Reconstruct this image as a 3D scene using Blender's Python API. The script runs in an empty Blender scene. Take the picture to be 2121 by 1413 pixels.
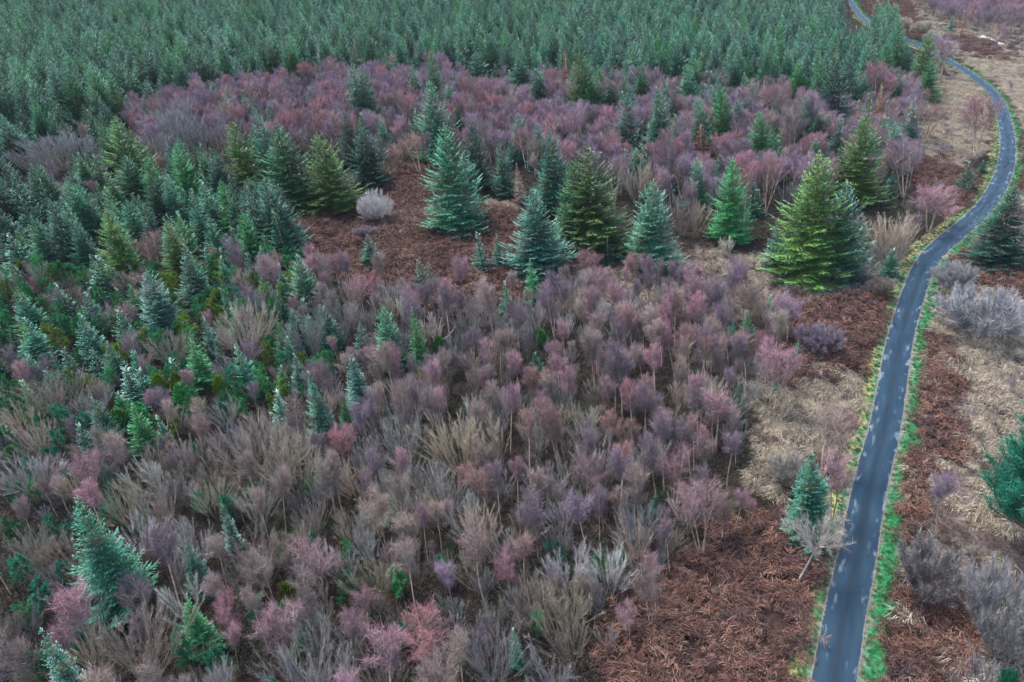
import bpy, math, random
import numpy as np
random.seed(7); RNG = np.random.default_rng(7)
SC = bpy.context.scene
COL = SC.collection

# ---------------------------------------------------------------- camera
FPX, CX, CY, CAMH, PITCH = 1431.0, 1060.5, 706.5, 54.0, math.radians(33.7)
cam_data = bpy.data.cameras.new("camera"); cam = bpy.data.objects.new("camera", cam_data); COL.objects.link(cam)
# the hillside: the forest floor is laid out in its own frame (z = 0 on the slope); UP is true vertical in that frame and TILT turns the frame into the world
from mathutils import Vector, Matrix
UP = np.array([-0.108, 0.177, 0.979]); UP /= np.linalg.norm(UP)
TILT = Vector(UP).rotation_difference(Vector((0, 0, 1))).to_matrix(); TILT4 = TILT.to_4x4(); TN = np.array(TILT)
cam.matrix_world = TILT4 @ (Matrix.Translation((0, 0, CAMH)) @ Matrix.Rotation(math.pi / 2 - PITCH, 4, 'X'))
cam_data.sensor_width = 36; cam_data.lens = 36 * FPX / 2121; cam_data.clip_end = 6000
SC.camera = cam
# ---------------------------------------------------------------- light (overcast)
SUN_EL, SUN_ROT = math.radians(70), math.radians(-60)
world = bpy.data.worlds.new("World"); SC.world = world; world.use_nodes = True
wn = world.node_tree
sky = wn.nodes.new("ShaderNodeTexSky"); sky.sky_type = 'NISHITA'; sky.sun_disc = False
sky.sun_elevation = SUN_EL; sky.sun_rotation = SUN_ROT; sky.air_density = 1.0; sky.dust_density = 2.0
wn.links.new(sky.outputs[0], wn.nodes["Background"].inputs[0]); wn.nodes["Background"].inputs[1].default_value = 0.085
sl = bpy.data.lights.new("sun", 'SUN'); sl.energy = 1.5; sl.angle = math.radians(30); sl.color = (1.0, 0.975, 0.95)
so = bpy.data.objects.new("sun", sl); COL.objects.link(so)
so.rotation_euler = (math.pi / 2 - SUN_EL, 0, -SUN_ROT + math.pi)
SC.view_settings.view_transform = 'Standard'; SC.view_settings.look = 'None'; SC.view_settings.gamma = 1
SC.view_settings.exposure = 2.15
SC.cycles.max_bounces = 4; SC.cycles.diffuse_bounces = 2; SC.cycles.glossy_bounces = 1; SC.cycles.transparent_max_bounces = 4

# ---------------------------------------------------------------- projection helpers
sP, cP = math.sin(PITCH), math.cos(PITCH)
def project(p):
    p = np.atleast_2d(np.asarray(p, float)); d = p - np.array([0, 0, CAMH])
    Z = d[:, 1] * cP - d[:, 2] * sP; Y = d[:, 1] * sP + d[:, 2] * cP
    Z = np.where(Z < 1, 1, Z)
    return np.stack([CX + FPX * d[:, 0] / Z, CY - FPX * Y / Z], 1)
def ground_at(px, py, z=0.0):
    a, b = (px - CX) / FPX, (CY - py) / FPX
    d = np.array([a, cP + b * sP, -sP + b * cP]); t = (z - CAMH) / d[2]
    return d[0] * t, d[1] * t
VPX, VPY = 1450.0, 4000.0
UY, UZ = UP[1] * sP + UP[2] * cP, UP[1] * cP - UP[2] * sP
def tip(x, y, h): return [x + h * UP[0], y + h * UP[1], h * UP[2]]
def tree_at(xt, yt, yb):
    """foot (x, y) and height in metres of an upright tree with its tip and foot at these places"""
    xb = xt + (VPX - xt) * (yb - yt) / (VPY - yt)
    x, y = ground_at(xb, yb); b = (CY - yt) / FPX; Z0 = y * cP + CAMH * sP; Y0 = y * sP - CAMH * cP
    return x, y, (b * Z0 - Y0) / (UY - b * UZ)
def inpoly(x, y, poly):
    x = np.asarray(x, float); y = np.asarray(y, float); c = np.zeros(x.shape, bool); n = len(poly)
    for i in range(n):
        (x1, y1), (x2, y2) = poly[i], poly[i - 1]
        if y1 == y2: continue
        c ^= ((y1 > y) != (y2 > y)) & (x < (x2 - x1) * (y - y1) / (y2 - y1) + x1)
    return c
def vnoise(x, y, s, seed=0):
    """smooth value noise in -1..1 made of sines"""
    r = np.random.default_rng(seed); v = 0
    for k in range(6):
        a = r.uniform(0, 2 * np.pi); f = (0.6 + 0.3 * k) / s; v = v + np.sin((x * np.cos(a) + y * np.sin(a)) * f * 6.28 + r.uniform(0, 6.28)) / (1 + 0.35 * k)
    return v / 2.6

# ---------------------------------------------------------------- road centreline (on the ground plane)
ROAD_PX = [(1690, 1700), (1708, 1540), (1727, 1412), (1753, 1256), (1774, 1160), (1792, 1059), (1813, 960), (1830, 901), (1847, 804), (1864, 704), (1883, 637), (1899, 588),
           (1917, 548), (1947, 511), (1996, 471), (2036, 433), (2060, 400), (2082, 350), (2088, 300), (2081, 250), (2062, 200), (2031, 170), (1997, 145), (1938, 112),
           (1880, 84), (1832, 63), (1792, 42), (1776, 25), (1760, 0), (1750, -22), (1738, -60), (1720, -120)]
cp = np.array([ground_at(*p) for p in ROAD_PX])
def catmull(P, n=14):
    out = []
    Q = np.vstack([2 * P[0] - P[1], P, 2 * P[-1] - P[-2]])
    for i in range(1, len(Q) - 2):
        for t in np.linspace(0, 1, n, endpoint=False):
            a, b, c, d = Q[i - 1], Q[i], Q[i + 1], Q[i + 2]
            out.append(0.5 * ((2 * b) + (-a + c) * t + (2 * a - 5 * b + 4 * c - d) * t ** 2 + (-a + 3 * b - 3 * c + d) * t ** 3))
    return np.array(out + [P[-1]])
ROAD = catmull(cp)
for _ in range(12): ROAD[1:-1] = 0.25 * ROAD[:-2] + 0.5 * ROAD[1:-1] + 0.25 * ROAD[2:]
RT = np.gradient(ROAD, axis=0); RT /= np.linalg.norm(RT, axis=1)[:, None]
RNORM = np.stack([RT[:, 1], -RT[:, 0]], 1)            # to the right of travel
def road_dist(x, y):
    """signed distance (positive: right of the road)"""
    x = np.asarray(x, float).ravel(); y = np.asarray(y, float).ravel(); out = np.zeros(len(x))
    for s in range(0, len(x), 4000):
        dx = x[s:s + 4000, None] - ROAD[None, :, 0]; dy = y[s:s + 4000, None] - ROAD[None, :, 1]
        d2 = dx * dx + dy * dy; i = d2.argmin(1); r = np.arange(len(i))
        sg = np.sign(dx[r, i] * RNORM[i, 0] + dy[r, i] * RNORM[i, 1]); out[s:s + 4000] = np.sqrt(d2[r, i]) * np.where(sg == 0, 1, sg)
    return out
def height(x, y):
    x = np.asarray(x, float); y = np.asarray(y, float); sh = x.shape
    d = np.abs(road_dist(x, y)).reshape(sh); w = np.clip((d - 2.2) / 9, 0, 1)
    return w * (0.35 * vnoise(x, y, 38, 3) + 0.14 * vnoise(x, y, 9, 4)) + 0.05 * np.clip((d - 1.9) / .5, 0, 1) * vnoise(x, y, 2.2, 5) - 0.02 * (1 - w)

# ---------------------------------------------------------------- mesh soup
def nrm(v): return v / np.maximum(np.linalg.norm(v, axis=-1, keepdims=True), 1e-9)
class Soup:
    def __init__(s): s.v = []; s.f = []; s.t = []; s.m = []; s.n = 0
    def add(s, V, F, T, mi=0):
        s.v.append(V); s.f.append(F + s.n); s.t.append(T); s.m.append(np.full(len(F), mi)); s.n += len(V)
    def blade(s, A, B, w, rng, tip=(0., 1.), flat=0.0, rhomb=False, mi=0, ta=None, tb=None):
        A = np.asarray(A, float); B = np.asarray(B, float); N = len(A)
        if N == 0: return
        d = nrm(B - A); r = rng.normal(size=(N, 3))
        if flat: r = r * (1 - flat) + np.array([0, 0, 1.0]) * flat * 1.6
        side = nrm(np.cross(d, r)) * (np.broadcast_to(w, (N,))[:, None] / 2)
        ta = np.full(N, tip[0]) if ta is None else ta; tb = np.full(N, tip[1]) if tb is None else tb
        if rhomb:
            M = A + (B - A) * 0.4
            V = np.stack([A, M - side, B, M + side], 1).reshape(-1, 3); i = np.arange(N)[:, None] * 4
            F = np.concatenate([i + [0, 1, 2], i + [0, 2, 3]], 1).reshape(-1, 3); tm = ta * .6 + tb * .4
            T = np.stack([ta, tm, tb, tm], 1).ravel()
        else:
            V = np.stack([A - side, A + side, B], 1).reshape(-1, 3); F = (np.arange(N)[:, None] * 3 + [0, 1, 2]); T = np.stack([ta, ta, tb], 1).ravel()
        s.add(V, F, T, mi)
    def tube(s, P, R, k=4, mi=0, t=0.0):
        P = np.asarray(P, float); n = len(P); R = np.broadcast_to(R, (n,))
        T = nrm(np.gradient(P, axis=0)); ref = np.array([1.0, 0.13, 0.0]) if abs(T[0, 2]) > .6 else np.array([0, 0, 1.0])
        a = nrm(np.cross(T, ref)); b = np.cross(T, a); ang = np.arange(k) * 2 * np.pi / k
        V = (P[:, None] + R[:, None, None] * (a[:, None] * np.cos(ang)[None, :, None] + b[:, None] * np.sin(ang)[None, :, None])).reshape(-1, 3)
        i = np.arange(n - 1)[:, None] * k; j = np.arange(k)[None, :]; j2 = (j + 1) % k
        q = np.stack([i + j, i + j2, i + k + j2, i + k + j], -1).reshape(-1, 4)
        F = np.concatenate([q[:, [0, 1, 2]], q[:, [0, 2, 3]]]); s.add(V, F, np.full(len(V), t), mi)
    def mesh(s, name, mats, smooth=False):
        V = np.concatenate(s.v); F = np.concatenate(s.f); T = np.concatenate(s.t); M = np.concatenate(s.m)
        me = bpy.data.meshes.new(name); me.vertices.add(len(V)); me.vertices.foreach_set("co", V.astype(np.float32).ravel())
        me.loops.add(len(F) * 3); me.loops.foreach_set("vertex_index", F.astype(np.int32).ravel())
        me.polygons.add(len(F)); me.polygons.foreach_set("loop_start", np.arange(0, len(F) * 3, 3, dtype=np.int32)); me.polygons.foreach_set("loop_total", np.full(len(F), 3, np.int32))
        for m in mats: me.materials.append(m)
        me.polygons.foreach_set("material_index", M.astype(np.int32)); me.polygons.foreach_set("use_smooth", np.full(len(F), smooth))
        at = me.attributes.new("tip", 'FLOAT', 'POINT'); at.data.foreach_set("value", T.astype(np.float32))
        me.update(calc_edges=True); return me

# ---------------------------------------------------------------- materials
def new_mat(name):
    m = bpy.data.materials.new(name); m.use_nodes = True; nt = m.node_tree
    return m, nt, nt.nodes["Principled BSDF"]
def N(nt, typ, **kw):
    n = nt.nodes.new(typ)
    for k, v in kw.items(): setattr(n, k, v)
    return n
def mixrgb(nt, fac, a, b, blend='MIX'):
    n = N(nt, "ShaderNodeMix", data_type='RGBA', blend_type=blend)
    for sock, val in ((n.inputs[0], fac), (n.inputs[6], a), (n.inputs[7], b)):
        if isinstance(val, bpy.types.NodeSocket): nt.links.new(val, sock)
        else: sock.default_value = val if not isinstance(val, tuple) else (*val, 1)
    return n.outputs[2]
def math_n(nt, op, a, b=None, clamp=False):
    n = N(nt, "ShaderNodeMath", operation=op, use_clamp=clamp)
    for i, v in enumerate((a, b)):
        if v is None: continue
        if isinstance(v, bpy.types.NodeSocket): nt.links.new(v, n.inputs[i])
        else: n.inputs[i].default_value = v
    return n.outputs[0]
def noise(nt, scale, detail=2, vec=None):
    n = N(nt, "ShaderNodeTexNoise"); n.inputs["Scale"].default_value = scale; n.inputs["Detail"].default_value = detail
    if vec is not None: nt.links.new(vec, n.inputs["Vector"])
    return n.outputs["Fac"]
def ramp(nt, fac, a, b):
    n = N(nt, "ShaderNodeMapRange"); n.inputs[1].default_value = a; n.inputs[2].default_value = b; nt.links.new(fac, n.inputs[0]); return n.outputs[0]
def leaf_material(name, tipcol, tip_lo, tip_hi, tipmax, rough=0.7, use_frost=False, lowcol=None, spec=0.2, var=0.35, lown=(.5, .62), lowt=(.45, .1)):
    """per-plant colour from the object's own 'tint'; the ends of shoots take tipcol"""
    m, nt, b = new_mat(name); at = N(nt, "ShaderNodeAttribute", attribute_type='INSTANCER', attribute_name="tint")
    tp = N(nt, "ShaderNodeAttribute", attribute_type='GEOMETRY', attribute_name="tip").outputs["Fac"]
    geo = N(nt, "ShaderNodeTexCoord").outputs["Object"]
    f = ramp(nt, tp, tip_lo, tip_hi); nz = noise(nt, 0.9, 3, geo)
    f = math_n(nt, 'MULTIPLY', f, tipmax)
    if use_frost:
        fr = N(nt, "ShaderNodeAttribute", attribute_type='INSTANCER', attribute_name="frost").outputs["Fac"]
        f = math_n(nt, 'MULTIPLY', f, fr); f = math_n(nt, 'MULTIPLY', f, ramp(nt, nz, 0.28, 0.66))
    c = at.outputs["Color"]
    v = N(nt, "ShaderNodeMapRange"); nt.links.new(nz, v.inputs[0]); v.inputs[1].default_value = .3; v.inputs[2].default_value = .7; v.inputs[3].default_value = 1 - var; v.inputs[4].default_value = 1 + var
    c = mixrgb(nt, 1.0, c, v.outputs[0], 'MULTIPLY')
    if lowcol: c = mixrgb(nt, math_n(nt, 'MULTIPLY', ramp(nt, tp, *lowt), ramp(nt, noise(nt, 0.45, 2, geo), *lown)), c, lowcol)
    c = mixrgb(nt, f, c, tipcol)
    nt.links.new(c, b.inputs["Base Color"]); b.inputs["Roughness"].default_value = rough; b.inputs["Specular IOR Level"].default_value = spec
    return m
def bark_material(name, a, b_, scale=3.0):
    m, nt, b = new_mat(name); geo = N(nt, "ShaderNodeTexCoord").outputs["Object"]
    c = mixrgb(nt, ramp(nt, noise(nt, scale, 4, geo), 0.35, 0.62), a, b_)
    rnd = N(nt, "ShaderNodeObjectInfo").outputs["Random"]; v = N(nt, "ShaderNodeMapRange"); nt.links.new(rnd, v.inputs[0]); v.inputs[3].default_value = .6; v.inputs[4].default_value = 1.25
    c = mixrgb(nt, 1.0, c, v.outputs[0], 'MULTIPLY'); nt.links.new(c, b.inputs["Base Color"]); b.inputs["Roughness"].default_value = 0.85; return m
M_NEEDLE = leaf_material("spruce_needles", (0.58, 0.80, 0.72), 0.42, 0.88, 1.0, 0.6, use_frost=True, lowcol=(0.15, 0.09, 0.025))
M_LARCH = leaf_material("larch_twigs", (0.5, 0.36, 0.25), 0.3, 1.0, 0.4, 0.8)
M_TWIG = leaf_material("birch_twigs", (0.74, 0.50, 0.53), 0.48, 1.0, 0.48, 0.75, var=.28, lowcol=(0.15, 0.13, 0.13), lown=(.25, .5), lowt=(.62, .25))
M_BARE = leaf_material("willow_twigs", (0.74, 0.68, 0.60), 0.40, 1.0, 0.62, 0.75, var=.25)  # pale young shoots, lightened further to paint in light catching the crown tops
M_PINE = leaf_material("pine_needles", (0.10, 0.36, 0.20), 0.4, 1.0, 0.4, 0.6)
M_JUNI = leaf_material("juniper_sprays", (0.22, 0.26, 0.03), 0.4, 1.0, 0.5, 0.6)
M_BRACK = leaf_material("bracken_fronds", (0.34, 0.205, 0.15), 0.2, 1.0, 0.3, 0.8)
M_TUSS = leaf_material("tussock_blades", (0.62, 0.53, 0.40), 0.2, 1.0, 0.45, 0.8)
M_HEATH = leaf_material("heather_sprigs", (0.26, 0.18, 0.17), 0.2, 1.0, 0.4, 0.8)
M_GRASS = leaf_material("grass_blades", (0.22, 0.50, 0.16), 0.2, 1.0, 0.3, 0.7)
B_SPRUCE = bark_material("spruce_bark", (0.26, 0.19, 0.10), (0.55, 0.42, 0.18))
B_BIRCH = bark_material("birch_bark", (0.72, 0.56, 0.44), (0.34, 0.20, 0.13), 1.4)
B_WILLOW = bark_material("willow_bark", (0.15, 0.14, 0.115), (0.36, 0.33, 0.27))
B_PINE = bark_material("pine_bark", (0.14, 0.09, 0.06), (0.28, 0.18, 0.11))

# ---------------------------------------------------------------- plant generators: each returns (wood soup, crown soup)
def spruce(seed, H, R, gap=0.42, nb=8, shape=0.8, tw=0.15, sparse=1.0, step=0.24, droop=0.25, belly=0.8, lead=0.05):
    rng = np.random.default_rng(seed); wood = Soup(); crown = Soup(); wob = rng.normal(size=2) * 0.01 * H
    zz = np.linspace(0, 1, 9); tr = lambda t: np.stack([wob[0] * np.sin(t * 3), wob[1] * np.sin(t * 2.3), t * H], -1)
    wood.tube(tr(zz), 0.011 * H * (1 - zz) ** 0.75 + 0.03, 5)
    z = H * 0.03; A = []; B = []; W = []; TA = []; TB = []
    lump = rng.uniform(0, 6.28, 4)
    while z < H * (1 - lead):
        t = (H - z) / H; L0 = R * (min(1.0, (1.42 - .55 * shape) * (t + .012) ** (.72 + .42 * shape)) if t < belly else min(1.0, (1.42 - .55 * shape) * belly ** (.72 + .42 * shape)) * (1 - 0.9 * (t - belly)))
        n = max(4, int(round(nb * (0.55 + 0.45 * min(1, t * 2.2))))); az0 = rng.uniform(0, 6.28)
        for k in range(n):
            if rng.random() > sparse: continue
            az = az0 + 6.28 * k / n + rng.normal() * 0.16; zb = z + rng.normal() * gap * 0.3
            L = max(0.18, L0 * rng.uniform(0.72, 1.08) * (1 + 0.16 * math.sin(2 * az + lump[0] + z * 0.5) + 0.09 * math.sin(3 * az + lump[1] - z * 0.9)))
            e = 0.75 - 1.15 * min(1, t * 1.5) + rng.normal() * 0.08
            h = np.array([math.cos(az), math.sin(az), 0]); sd = np.array([-h[1], h[0], 0])
            base = tr(np.array([zb / H]))[0]
            def pos(s, L=L, e=e, h=h, base=base): 
                s = np.asarray(s)[..., None]; return base + h * L * s + np.array([0, 0, 1.0]) * L * (e * s - droop * s * (1 - s) * 1.6 + 0.16 * s ** 3)
            m = max(3, int(L / step)); s = np.linspace(0.12, 1.0, m) + rng.normal(size=m) * 0.02; P = pos(s)
            tang = nrm(pos(s + .02) - pos(s - .02))
            for sg in (-1, 1):
                tl = (0.30 * L * np.clip(1.02 - s, 0, 1) ** 0.8 + 0.26 * min(1, L) + 0.05) * rng.uniform(0.7, 1.25, m)
                dr = nrm(tang * 0.75 + sd * sg * rng.uniform(0.55, 0.95, (m, 1)) + np.array([0, 0, 1.0]) * rng.normal(-0.10, 0.16, (m, 1)))
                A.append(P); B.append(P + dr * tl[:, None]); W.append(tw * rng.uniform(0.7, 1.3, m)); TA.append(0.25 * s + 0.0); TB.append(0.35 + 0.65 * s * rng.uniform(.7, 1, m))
            mm = max(1, m // 2); s2 = rng.uniform(.3, 1, mm); P2 = pos(s2)
            A.append(P2); B.append(P2 + np.array([0, 0, -1.0]) * rng.uniform(.15, .38, (mm, 1)) + h * rng.uniform(0, .2, (mm, 1))); W.append(np.full(mm, tw * .9)); TA.append(0.3 * s2); TB.append(0.2 * s2)
            s3 = np.linspace(0.1, 0.9, 4); P3 = pos(s3); A.append(P3); B.append(pos(s3 + .28)); W.append(np.full(4, tw * 1.1)); TA.append(0.3 * s3); TB.append(.3 + .7 * s3)
        z += gap * (1.2 - 0.3 * min(1, t * 2.0)) * rng.uniform(.8, 1.2)
    for zt in np.linspace(1 - lead, 0.985, 3):
        c = tr(np.array([zt]))[0]; a = rng.uniform(0, 6.28, 4); q = np.stack([np.cos(a), np.sin(a), np.full(4, 1.1)], 1) * (0.22 + 0.5 * (0.99 - zt) * R)
        A.append(np.repeat(c[None], 4, 0)); B.append(c + q); W.append(np.full(4, .09)); TA.append(np.full(4, .5)); TB.append(np.full(4, 1.0))
    crown.blade(np.concatenate(A), np.concatenate(B), np.concatenate(W), rng, flat=0.72, rhomb=True, ta=np.concatenate(TA), tb=np.concatenate(TB))
    return wood, crown

def grow(wood, rng, p, d, L, r, lean_up, n=5, k=3, wig=0.10):
    P = [p]
    for i in range(n):
        d = nrm(d + rng.normal(size=3) * wig + np.array([0, 0, lean_up])); P.append(P[-1] + d * L / n)
    P = np.array(P); wood.tube(P, r * np.linspace(1, .35, n + 1), k); return P
def along(P, s):
    s = np.clip(s, 0, .999) * (len(P) - 1); i = s.astype(int); f = (s - i)[:, None]; return P[i] * (1 - f) + P[i + 1] * f, nrm(P[np.minimum(i + 1, len(P) - 1)] - P[i])

def birch(seed, H=8.0, R=1.7, stems=2, low=0.35, ntw=2600, spread=0.06, tlen=0.58, tw=0.021):
    low += .1; rng = np.random.default_rng(seed); wood = Soup(); crown = Soup(); limbs = []
    for s_ in range(stems):
        a = rng.uniform(0, 6.28); sp = rng.uniform(.4, 1.2) * spread * (1 if stems > 1 else .4)
        Hs = H * (1 if s_ == 0 else rng.uniform(.78, .95))
        P = grow(wood, rng, np.array([math.cos(a), math.sin(a), 0]) * 0.12 * (stems > 1), np.array([math.cos(a) * sp * 2.2, math.sin(a) * sp * 2.2, 1.0]), Hs, 0.0115 * H * rng.uniform(.8, 1.1), 0.03, 10, 5, 0.045)
        if s_ == 0: P[:, :2] -= np.linspace(0, 1, len(P))[:, None] * P[-1, :2] * 0.6; P[:, 2] *= H / P[-1, 2]; wood.v[-1] = None
        if s_ == 0: wood.v.pop(); wood.f.pop(); wood.t.pop(); wood.m.pop(); wood.n = sum(len(v) for v in wood.v); wood.tube(P, 0.012 * H * np.linspace(1, .2, len(P)), 5)
        limbs.append((P, 0.8, max(low, .45), 1.0))
        nl = int(26 / stems ** .5)
        for q in np.linspace(low, .96, nl):
            o, dd = along(P, np.array([q])); az = rng.uniform(0, 6.28); u = (q - low) / (1 - low)
            Lb = R * 1.35 * (math.sin(math.pi * min(1, (u * .78 + .22))) ** .7 * .9 + .15) * rng.uniform(.7, 1.15)
            B = grow(wood, rng, o[0], np.array([math.cos(az), math.sin(az), rng.uniform(.7, 1.4)]), Lb, 0.0026 * H, 0.10, 4, 3, .14)
            limbs.append((B, Lb * 1.3, .15, 1.0))
    w = np.array([l[1] for l in limbs]); w /= w.sum(); cnt = rng.multinomial(int(ntw * 1.7), w)
    for (P, _, lo, hi), c in zip(limbs, cnt):
        if not c: continue
        s = rng.uniform(lo, hi, c); o, d = along(P, s); o = o + rng.normal(size=o.shape) * 0.16
        dr = nrm(d * 0.7 + rng.normal(size=(c, 3)) * 0.5 + np.array([0, 0, 0.30])); L = tlen * rng.uniform(.5, 1.25, c)
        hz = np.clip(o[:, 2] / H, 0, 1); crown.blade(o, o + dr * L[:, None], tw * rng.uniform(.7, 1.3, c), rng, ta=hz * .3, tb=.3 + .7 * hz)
    return wood, crown

def willow(seed, H=6.5, R=2.6, stems=14, ntw=1500, forks=5, tw=0.016, tlen=0.75, bend=0.12, dome=0.0, rad=0.016, fuzz=.27):
    """bare many-stemmed tree: stems fan out of one foot and fork into near-parallel twigs"""
    rng = np.random.default_rng(seed); wood = Soup(); crown = Soup(); segs = []
    for i in range(stems):
        az = 6.28 * i / stems + rng.normal() * .4; sp = math.sqrt(rng.uniform(0.02, 1)); th = sp * math.atan2(R, H) * 1.15
        L = H * (1 / math.cos(th * .8)) * rng.uniform(.72, .98) * (1 - dome * sp * .4)
        P = grow(wood, rng, np.array([math.cos(az), math.sin(az), 0]) * .18, np.array([math.cos(az) * math.sin(th * 1.25), math.sin(az) * math.sin(th * 1.25), math.cos(th * 1.25)]), L * .9, rad * rng.uniform(.7, 1.3), bend * .5, 7, 4, .045)
        segs.append((P, .5, 1.0))
        for q in np.linspace(.22, .85, forks):
            o, d = along(P, np.array([q + rng.normal() * .04])); o = o[0]; d = d[0]
            dd = nrm(d + rng.normal(size=3) * .34 + np.array([math.cos(az), math.sin(az), 0]) * .12)
            B = grow(wood, rng, o, dd, L * (.95 - q) * rng.uniform(.55, .9) + .4, rad * .42, bend, 5, 3, .055); segs.append((B, 1.0, .8))
    ntw = int(ntw * 2.6); w = np.array([s[1] * np.linalg.norm(s[0][-1] - s[0][0]) for s in segs]); w /= w.sum(); cnt = rng.multinomial(ntw, w)
    for (P, _, _), c in zip(segs, cnt):
        if not c: continue
        s = rng.uniform(.25, 1.0, c); o, d = along(P, s)
        dr = nrm(d + rng.normal(size=(c, 3)) * fuzz + np.array([0, 0, .16])); L = tlen * rng.uniform(.4, 1.25, c) * (1.15 - s * .5)
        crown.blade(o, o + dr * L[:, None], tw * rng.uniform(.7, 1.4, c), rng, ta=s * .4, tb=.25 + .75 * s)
    return wood, crown

def pine(seed, H=4.0, R=1.3, whorls=7, per=5, nn=52, nl=0.19, tuft=0.5, wn_=0.026):
    rng = np.random.default_rng(seed); wood = Soup(); crown = Soup()
    P = grow(wood, rng, np.zeros(3), np.array([rng.normal() * .05, rng.normal() * .05, 1.0]), H, 0.016 * H, .05, 6, 5, .05)
    tips = [(P[-1] - P[-2]) * 0 + P[-1]]; dirs = [np.array([0, 0, 1.0])]
    for q in np.linspace(.22, .93, whorls):
        for k in range(per):
            az = rng.uniform(0, 6.28); o, _ = along(P, np.array([q + rng.normal() * .02])); L = R * (1.05 - q * .75) * rng.uniform(.6, 1.15)
            B = grow(wood, rng, o[0], np.array([math.cos(az), math.sin(az), .35]), L, .008 * H, .16, 4, 3, .12)
            for j in (2, 3, 4):
                for _ in range(1 + (j > 2)):
                    d = nrm((B[j] - B[j - 1]) / np.linalg.norm(B[j] - B[j - 1]) + rng.normal(size=3) * .45 + np.array([0, 0, .55])); tips.append(B[j]); dirs.append(d)
    for o, d in zip(tips, dirs):
        L = tuft * rng.uniform(.6, 1.2); s = rng.uniform(0, 1, nn); c = o + d * (s * L)[:, None]
        r = nrm(rng.normal(size=(nn, 3)) + d * 1.1); crown.blade(c, c + r * nl * rng.uniform(.8, 1.2, (nn, 1)), wn_ * rng.uniform(.8, 1.4, nn), rng, ta=s * .3, tb=s)
    return wood, crown

def juniper(seed, H=3.2, R=.8, n=1500):
    rng = np.random.default_rng(seed); wood = Soup(); crown = Soup(); wood.tube(np.array([[0, 0, 0], [0, 0, H * .6]]), np.array([.08, .02]), 5)
    t = rng.uniform(0, 1, n); az = rng.uniform(0, 6.28, n); rr = R * np.sin(np.pi * np.clip(t * .85 + .12, 0, 1)) ** .8 * rng.uniform(.55, 1.02, n) * (1 + .18 * np.sin(az * 3 + t * 7))
    h = np.stack([np.cos(az), np.sin(az), 0 * az], 1); A = h * rr[:, None] * .8 + np.array([0, 0, 1.0]) * (t * H * .88)[:, None]
    B = A + nrm(h * .45 + np.array([0, 0, 1.0]) + rng.normal(size=(n, 3)) * .22) * rng.uniform(.22, .5, (n, 1)); crown.blade(A, B, .07, rng, rhomb=True, ta=t * .2, tb=.3 + .7 * t)
    return wood, crown

def crooked(seed=90):
    """lone tree: one leaning bent stem under a wide flat crown of bare limbs"""
    rng = np.random.default_rng(seed); wood = Soup(); crown = Soup()
    P = np.array([[0, 0, 0], [.25, 0, .7], [.75, .1, 1.4], [1.15, .1, 2.2], [1.35, 0, 2.7]]) ; wood.tube(P, np.array([.11, .09, .085, .075, .07]), 6); segs = []
    for k in range(11):
        az = 6.28 * k / 11 + rng.normal() * .2; L = rng.uniform(2.0, 3.0)
        Q = grow(wood, rng, P[-1] - [0, 0, rng.uniform(0, .5)], np.array([math.cos(az), math.sin(az) , rng.uniform(.15, 1.1)]), L, .055, .05, 6, 4, .16); segs.append(Q)
        for q in np.linspace(.25, .9, 7):
            o, d = along(Q, np.array([q])); R = grow(wood, rng, o[0], d[0] + rng.normal(size=3) * .7 + [0, 0, .25], L * .42, .02, .05, 4, 3, .15); segs.append(R)
    for Q in segs:
        c = 42; s = rng.uniform(.2, 1, c); o, d = along(Q, s); dr = nrm(d + rng.normal(size=(c, 3)) * .5); crown.blade(o, o + dr * rng.uniform(.25, .7, (c, 1)), .017, rng, ta=s * .4, tb=s)
    return wood, crown
def small_tuft(seed, n, r, h, w, up=.8, dome=False, curl=0.0):
    rng = np.random.default_rng(seed); s = Soup(); az = rng.uniform(0, 6.28, n); rr = r * np.sqrt(rng.uniform(0, 1, n)); A = np.stack([np.cos(az) * rr * .6, np.sin(az) * rr * .6, np.zeros(n)], 1)
    if dome: A[:, 2] = h * .75 * np.sqrt(np.clip(1 - (rr / r) ** 2, 0, 1)) * rng.uniform(.3, 1, n); A[:, :2] /= .6
    out = np.stack([np.cos(az), np.sin(az), np.zeros(n)], 1) * (rr / r)[:, None]
    d = nrm(out * (1.3 - up) + np.array([0, 0, up]) + rng.normal(size=(n, 3)) * .3); L = (h * (.35 if dome else 1)) * rng.uniform(.5, 1.15, n)
    B = A + d * L[:, None]; s.blade(A, B, w, rng)
    if curl: C = B + nrm(out + rng.normal(size=(n, 3)) * .3 - np.array([0, 0, .7])) * (L * curl)[:, None]; s.blade(B, C, w * .8, rng, tip=(1., 1.))
    return s
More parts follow.
